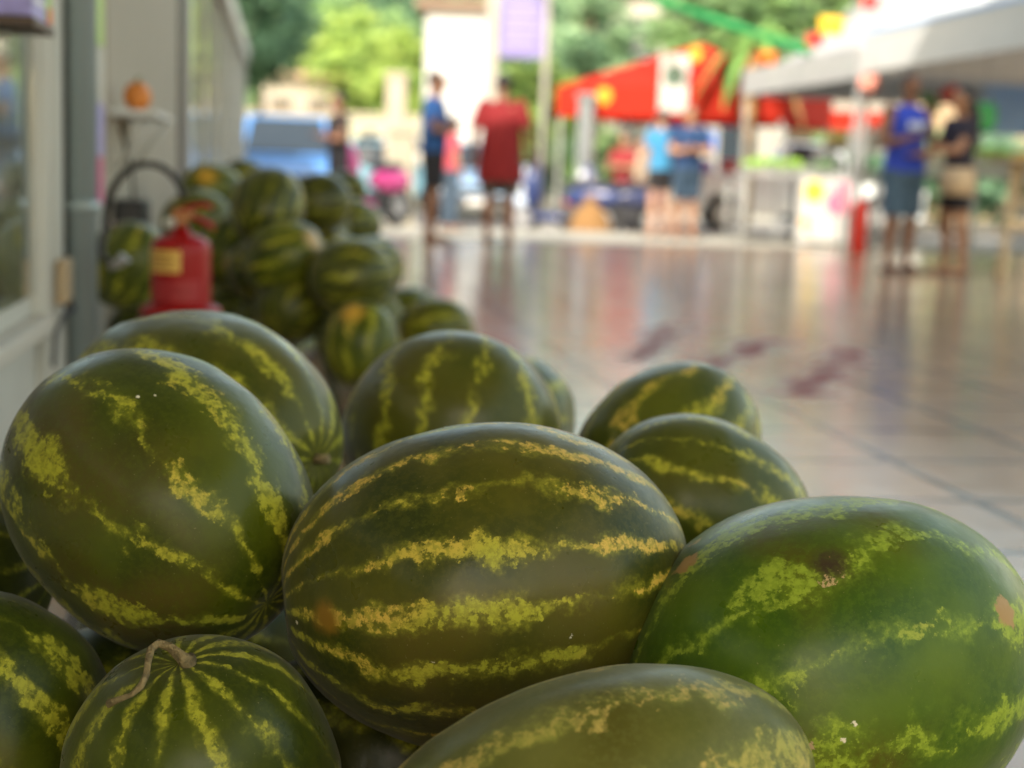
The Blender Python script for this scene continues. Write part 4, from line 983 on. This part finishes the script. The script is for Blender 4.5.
gc = at(858, 250, 16.9); g = thing('gas_cylinder', 'tall red gas cylinder at the right edge of the printed banner', 'cylinder', (gc.x, gc.y, 0))
MB().loft([(0, 0, 0, .085, .085), (0, 0, .02, .09, .09), (0, 0, .50, .09, .09), (0, 0, .57, .07, .07), (0, 0, .60, .035, .035)], 22).build('body', mat('red_cylinder', (.60, .025, .012), .35), g)
MB().tube([(0, 0, .598), (0, 0, .68)], .022, 10).build('valve', rim, g)
# racks and tables to the right, under the nearest tent
P3 = W(15.2, 7.15, 0); stall('market table behind the man in the blue vest, with pink fruit and greens', P3, WROT, 1.8, .8, .9)
crate('white crate of pink fruit behind the man in the vest', P3+Vector((-.55, 0, .903)), WROT, wc, pinkp, 40, .5, .5, .16, .055)
crate('white crate of leafy greens behind the man in the vest', P3+Vector((.1, 0, .903)), WROT, wc, lime, 40, .55, .5, .2, .07)
crate('white crate of yellow fruit under the nearest tent', P3+Vector((.66, .02, .903)), WROT, wc, yelp, 40, .45, .5, .16, .055)
P4 = W(13.4, 7.7, 0); stall('market table with wooden boxes at the right edge behind the woman', P4, WROT+.2, 1.6, .9, .55, wc)
for i, (dx, dz, lab, pm) in enumerate(((-.5, 0, 'brown wooden crate of dark greens, left one on the low table', gdark), (.15, 0, 'brown wooden crate of red fruit, right one on the low table', redp), (-.1, .27, 'wooden crate of mixed dark greens stacked on top at the right', gdark))):
    crate(lab, P4+Vector((dx, -.05, .553+dz)), WROT+.2, wood, pm, 36, .55, .4, .25, .06)
P5 = at(872, 246, 17.6); P5.z = 0; stall('tall white market table left of the man in the vest', P5, WROT, .7, .6, 1.15, wc)
crate('white crate of pink guavas on the tall white table', P5+Vector((-.12, 0, 1.153)), WROT, wc, pinkp, 40, .34, .4, .22, .06)
crate('white crate of yellow green limes on the tall white table', P5+Vector((.24, 0, 1.153)), WROT, wc, lime, 40, .3, .4, .14, .05)
for i, (px, cm_, nm_, z) in enumerate(((868, pinkp, 'pink', 1.78), (930, gdark, 'dark green', 1.62), (946, redp, 'red', 1.72))):
    c = at(px, 110, 16.6+i*.1); t = thing('hanging_basket', 'small %s bundle hanging under the nearest tent' % nm_, 'basket', (c.x, c.y, z-.12))
    b = MB(); rn = random.Random(i)
    for k in range(22): b.ell((rn.uniform(-.09, .09), rn.uniform(-.07, .07), .06+rn.uniform(0, .2)), rn.uniform(.03, .055), 8, 6)
    b.build('bundle', cm_, t, remesh=.02); b = MB(); b.tube([(0, 0, .25), (0, 0, 2.36-z+.12)], .005, 6); b.build('string', legm, t)
es = at(1003, 270, 12.9); t = thing('wooden_easel', 'leaning pale wooden trestle at the far right edge', 'trestle', (es.x, es.y, 0), WROT)
for (x0, x1, y0) in ((-.13, .03, -.25), (-.13+.5, .03+.35, -.25), (.1, .12, .3)):
    b = MB(); b.tube([(x0, y0, 0), (x1, 0 if y0 < 0 else .02, 1.0)], .035, 4, smooth=False); b.build('leg', wood, t, rebase=False)
MB().box(-.08, .5, -.12, -.09, .42, .48).build('cross_bar', wood, t, rebase=False)
MB().box(-.12, .55, -.2, .2, 1.0, 1.03).build('top', wood, t, rebase=False)
hb = at(984, 118, 14.6); t = thing('shopping_bag', 'green bag hanging under the tent beside the woman with long hair', 'bag', hb-Vector((0, 0, .13)))
b = MB(); b.loft([(0, 0, 0, .08, .05), (0, 0, .06, .12, .07), (0, 0, .2, .12, .06), (0, 0, .27, .09, .03)], 18); b.build('bag', mat('green_bag', (.05, .38, .12), .6), t)
b = MB(); b.tube([(-.05, 0, .26), (-.03, 0, .4), (.03, 0, .4), (.05, 0, .26)], .007, 6); b.tube([(0, 0, .4), (0, 0, 2.36+.13-hb.z)], .005, 6); b.build('handle', legm, t, rebase=False)
bt = at(1012, 105, 19.5); t = thing('blue_tarpaulin', 'pale blue tarpaulin screen at the far right edge behind the tent', 'tarpaulin', (bt.x+.6, bt.y, 0))
MB().box(-1.0, 1.6, -.01, .01, 1.45, 2.15).build('sheet', fabric('pale_blue_tarp', (.45, .64, .88), .5), t, rebase=False)
for x in (-.98, 1.58): MB().box(x-.03, x+.03, .012, .07, 0, 2.2).build('post', legm, t, rebase=False)

# ------------------------------------------------------------------ trees
bark = mat('bark', (.12, .09, .06), .9, var=.3, scale=10, bump=.6)
def leafm(nm, c): return mat('leaf_'+nm, tuple(x*1.4+.055 for x in c), .55, var=.35, scale=3, translucent=.4)  # colours lifted and greyed, painting haze and overexposure into the foliage
def tree(label, P, H, cr, ch, cols, n=2600, ls=.16, seed=1, group='trees across the road', nm='leafy_tree', crown_z=None):
    rn = random.Random(seed); t = thing(nm, label, 'tree', P, 0, group)
    cz = crown_z if crown_z is not None else H-ch
    b = MB(); b.tube([(0, 0, -.3), (.03*H/5, 0, cz*.5), (-.02*H, .03, cz), (.0, 0, cz+ch*.7)], [.045*H/2, .03*H/2, .024*H/2, .008*H/2], 10)
    cl = []
    for k in range(30):
        while 1:
            q = Vector((rn.uniform(-1, 1), rn.uniform(-1, 1), rn.uniform(-1, 1)))
            if .25 < q.length < 1: break
        cl.append(Vector((q.x*cr*.8, q.y*cr*.8, cz+q.z*ch*.8)))
    for c_ in cl[:9]: b.tube([(0, 0, cz*.75+rn.uniform(-.1, .1)*H), c_*.5+Vector((0, 0, cz*.45)), c_], [.012*H/2*1.6, .01*H/2, .003*H/2], 6)
    b.build('trunk', bark, t, rebase=False)
    b = MB()
    for k in range(n):
        i = rn.randrange(len(cl)); c_ = cl[i]; rad = cr*.30
        d = Vector((rn.gauss(0, 1), rn.gauss(0, 1), rn.gauss(0, .75)))*rad*.55
        p = c_+d; s_ = ls*rn.uniform(.6, 1.3)
        a = Vector((rn.uniform(-1, 1), rn.uniform(-1, 1), rn.uniform(-.6, .6))).normalized(); nn = a.orthogonal().normalized()
        b.mi = (i+ (rn.random() < .2)) % len(cols)
        v = [b.bm.verts.new(q) for q in (p-a*s_, p+nn*s_*.45, p+a*s_, p-nn*s_*.45)]; b._f(v)
    b.build('crown', [leafm('%d_%d_%d' % tuple(int(1000*x) for x in c_), c_) for c_ in cols], t, rebase=False, fix=False)
    return t
DK = [(.05, .13, .06), (.09, .20, .10)]; YG = [(.20, .30, .03), (.27, .37, .06), (.14, .24, .04)]; MG = [(.12, .22, .06), (.17, .30, .09), (.08, .16, .05)]; PG = [(.14, .26, .12), (.22, .34, .18), (.06, .14, .06)]
def tp(px, Y, z=0): p = at(px, 200, Y); p.z = z; return p
TR = [('dark bluish green tree at the end of the shop front', 258, 40, 6.2, 1.5, 2.2, DK, 4.6),
 ('dark tree leaning over the shop roof at the left', 232, 36, 7.0, 1.4, 2.4, DK, 4.8),
 ('bright yellow green tree above the woman in black', 332, 60, 6.6, 3.0, 2.7, YG, 4.3),
 ('yellow green tree right beside the white building', 408, 56, 6.0, 2.2, 2.3, YG, 3.9),
 ('olive tree between the two yellow green trees', 368, 66, 7.2, 2.6, 3.0, MG, 5.2),
 ('tall mid green tree behind the cream house', 298, 72, 9.5, 3.6, 3.6, MG, 6.2),
 ('tall dark green tree reaching out of frame above the yellow ones', 400, 78, 12, 4.2, 4.2, DK, 8.6),
 ('tall dark tree at the top centre left of the white building', 340, 84, 12.5, 4.2, 4.0, MG, 9.0),
 ('pale feathery green tree at the top, right of the lavender sign', 588, 33, 5.4, 1.05, 1.5, PG, 3.75),
 ('small yellow green tree below the lavender sign', 535, 29, 3.6, .85, .95, YG, 2.25),
 ('broad pale green tree behind the lavender sign board', 520, 52, 7.4, 1.9, 2.4, PG, 5.0),
 ('rounded green tree filling the gap below the pale feathery one', 572, 47, 4.4, 1.3, 1.5, MG, 2.8),
 ('slender green tree between sign post and the pale feathery one', 520, 37, 3.9, .9, 1.0, MG, 2.6),
 ('green tree above the right end of the red tent', 715, 36, 6.2, 1.7, 2.0, MG, 4.6),
 ('bushy green tree behind the flags above the white tent', 800, 38, 7.0, 2.2, 2.4, MG, 4.8)]
for i, (lab, px, Y, H, cr_, ch, cc, cz) in enumerate(TR):
    tree(lab, tp(px, Y, -.15 if Y < 50 else .2), H, cr_, ch, cc, n=3400 if cr_ > 2 else 2400, ls=.10+.05*cr_, seed=20+i, crown_z=cz)
# banana like palm with drying leaves
pm = thing('banana_palm', 'drooping palm with drying orange brown leaves in front of the red tent', 'palm', gp(738, 23.2))
MB().tube([(0, 0, 0), (.05, 0, 1.5), (.02, 0, 3.0)], [.11, .09, .06], 12).build('trunk', mat('palm_trunk', (.22, .17, .09), .9, var=.3, bump=.5), pm, rebase=False)
gl_ = leafm('palm_green', (.12, .26, .03)); dl = leafm('palm_dry', (.30, .15, .03))
rn = random.Random(5)
for k in range(13):
    a = 2*math.pi*k/13+rn.uniform(-.2, .2); L = rn.uniform(1.0, 1.5); up = rn.uniform(.25, 1.0) if k % 3 else rn.uniform(-.1, .2)
    b = MB(); d = Vector((math.cos(a), math.sin(a), 0)); s = Vector((-math.sin(a), math.cos(a), 0)); rings = []
    for i in range(9):
        q = i/8; c_ = Vector((.02, 0, 2.98))+d*L*.62*q+Vector((0, 0, up*q*1.2-1.5*q*q*.8*(1.2-up*.4))); w_ = .15*math.sin(math.pi*min(1, q*.93+.07))**.6+.005
        rings.append([c_-s*w_+Vector((0, 0, -.05)), c_+Vector((0, 0, .012)), c_+s*w_+Vector((0, 0, -.05)), c_])
    b.rings(rings); b.build('frond', dl if k % 3 == 0 else gl_, pm, rebase=False)

for i, (px, Y, H_, cr_, lab) in enumerate(((884, 29, 2.3, 1.1, 'round dark green shrub behind the tents, left of the man in the vest'), (940, 30, 2.0, 1.2, 'low bushy shrub behind the tents between the man and the woman'),
        (1000, 28.5, 2.2, 1.2, 'rounded green shrub at the right edge behind the tents'), (822, 31, 2.0, .8, 'small green shrub behind the printed banner'))):
    tree(lab, tp(px, Y, -.15), H_, cr_, .95, MG if i % 2 else DK, n=1800, ls=.11, seed=60+i, group='shrubs behind the tents', nm='shrub', crown_z=1.15)

for i, (px, Y, H_, cr_, lab) in enumerate(((522, 37, 2.1, .8, 'olive shrub low behind the lamp post right of the man in red'), (560, 38, 2.3, .95, 'dusty green shrub left of the red tent, behind the scooters'), (598, 37.5, 2.0, .85, 'low green shrub seen below the left part of the red tent'))):
    tree(lab, tp(px, Y, -.15), H_, cr_, 1.0, MG if i != 1 else PG, n=1800, ls=.12, seed=80+i, group='shrubs beyond the scooters', nm='shrub', crown_z=1.15)
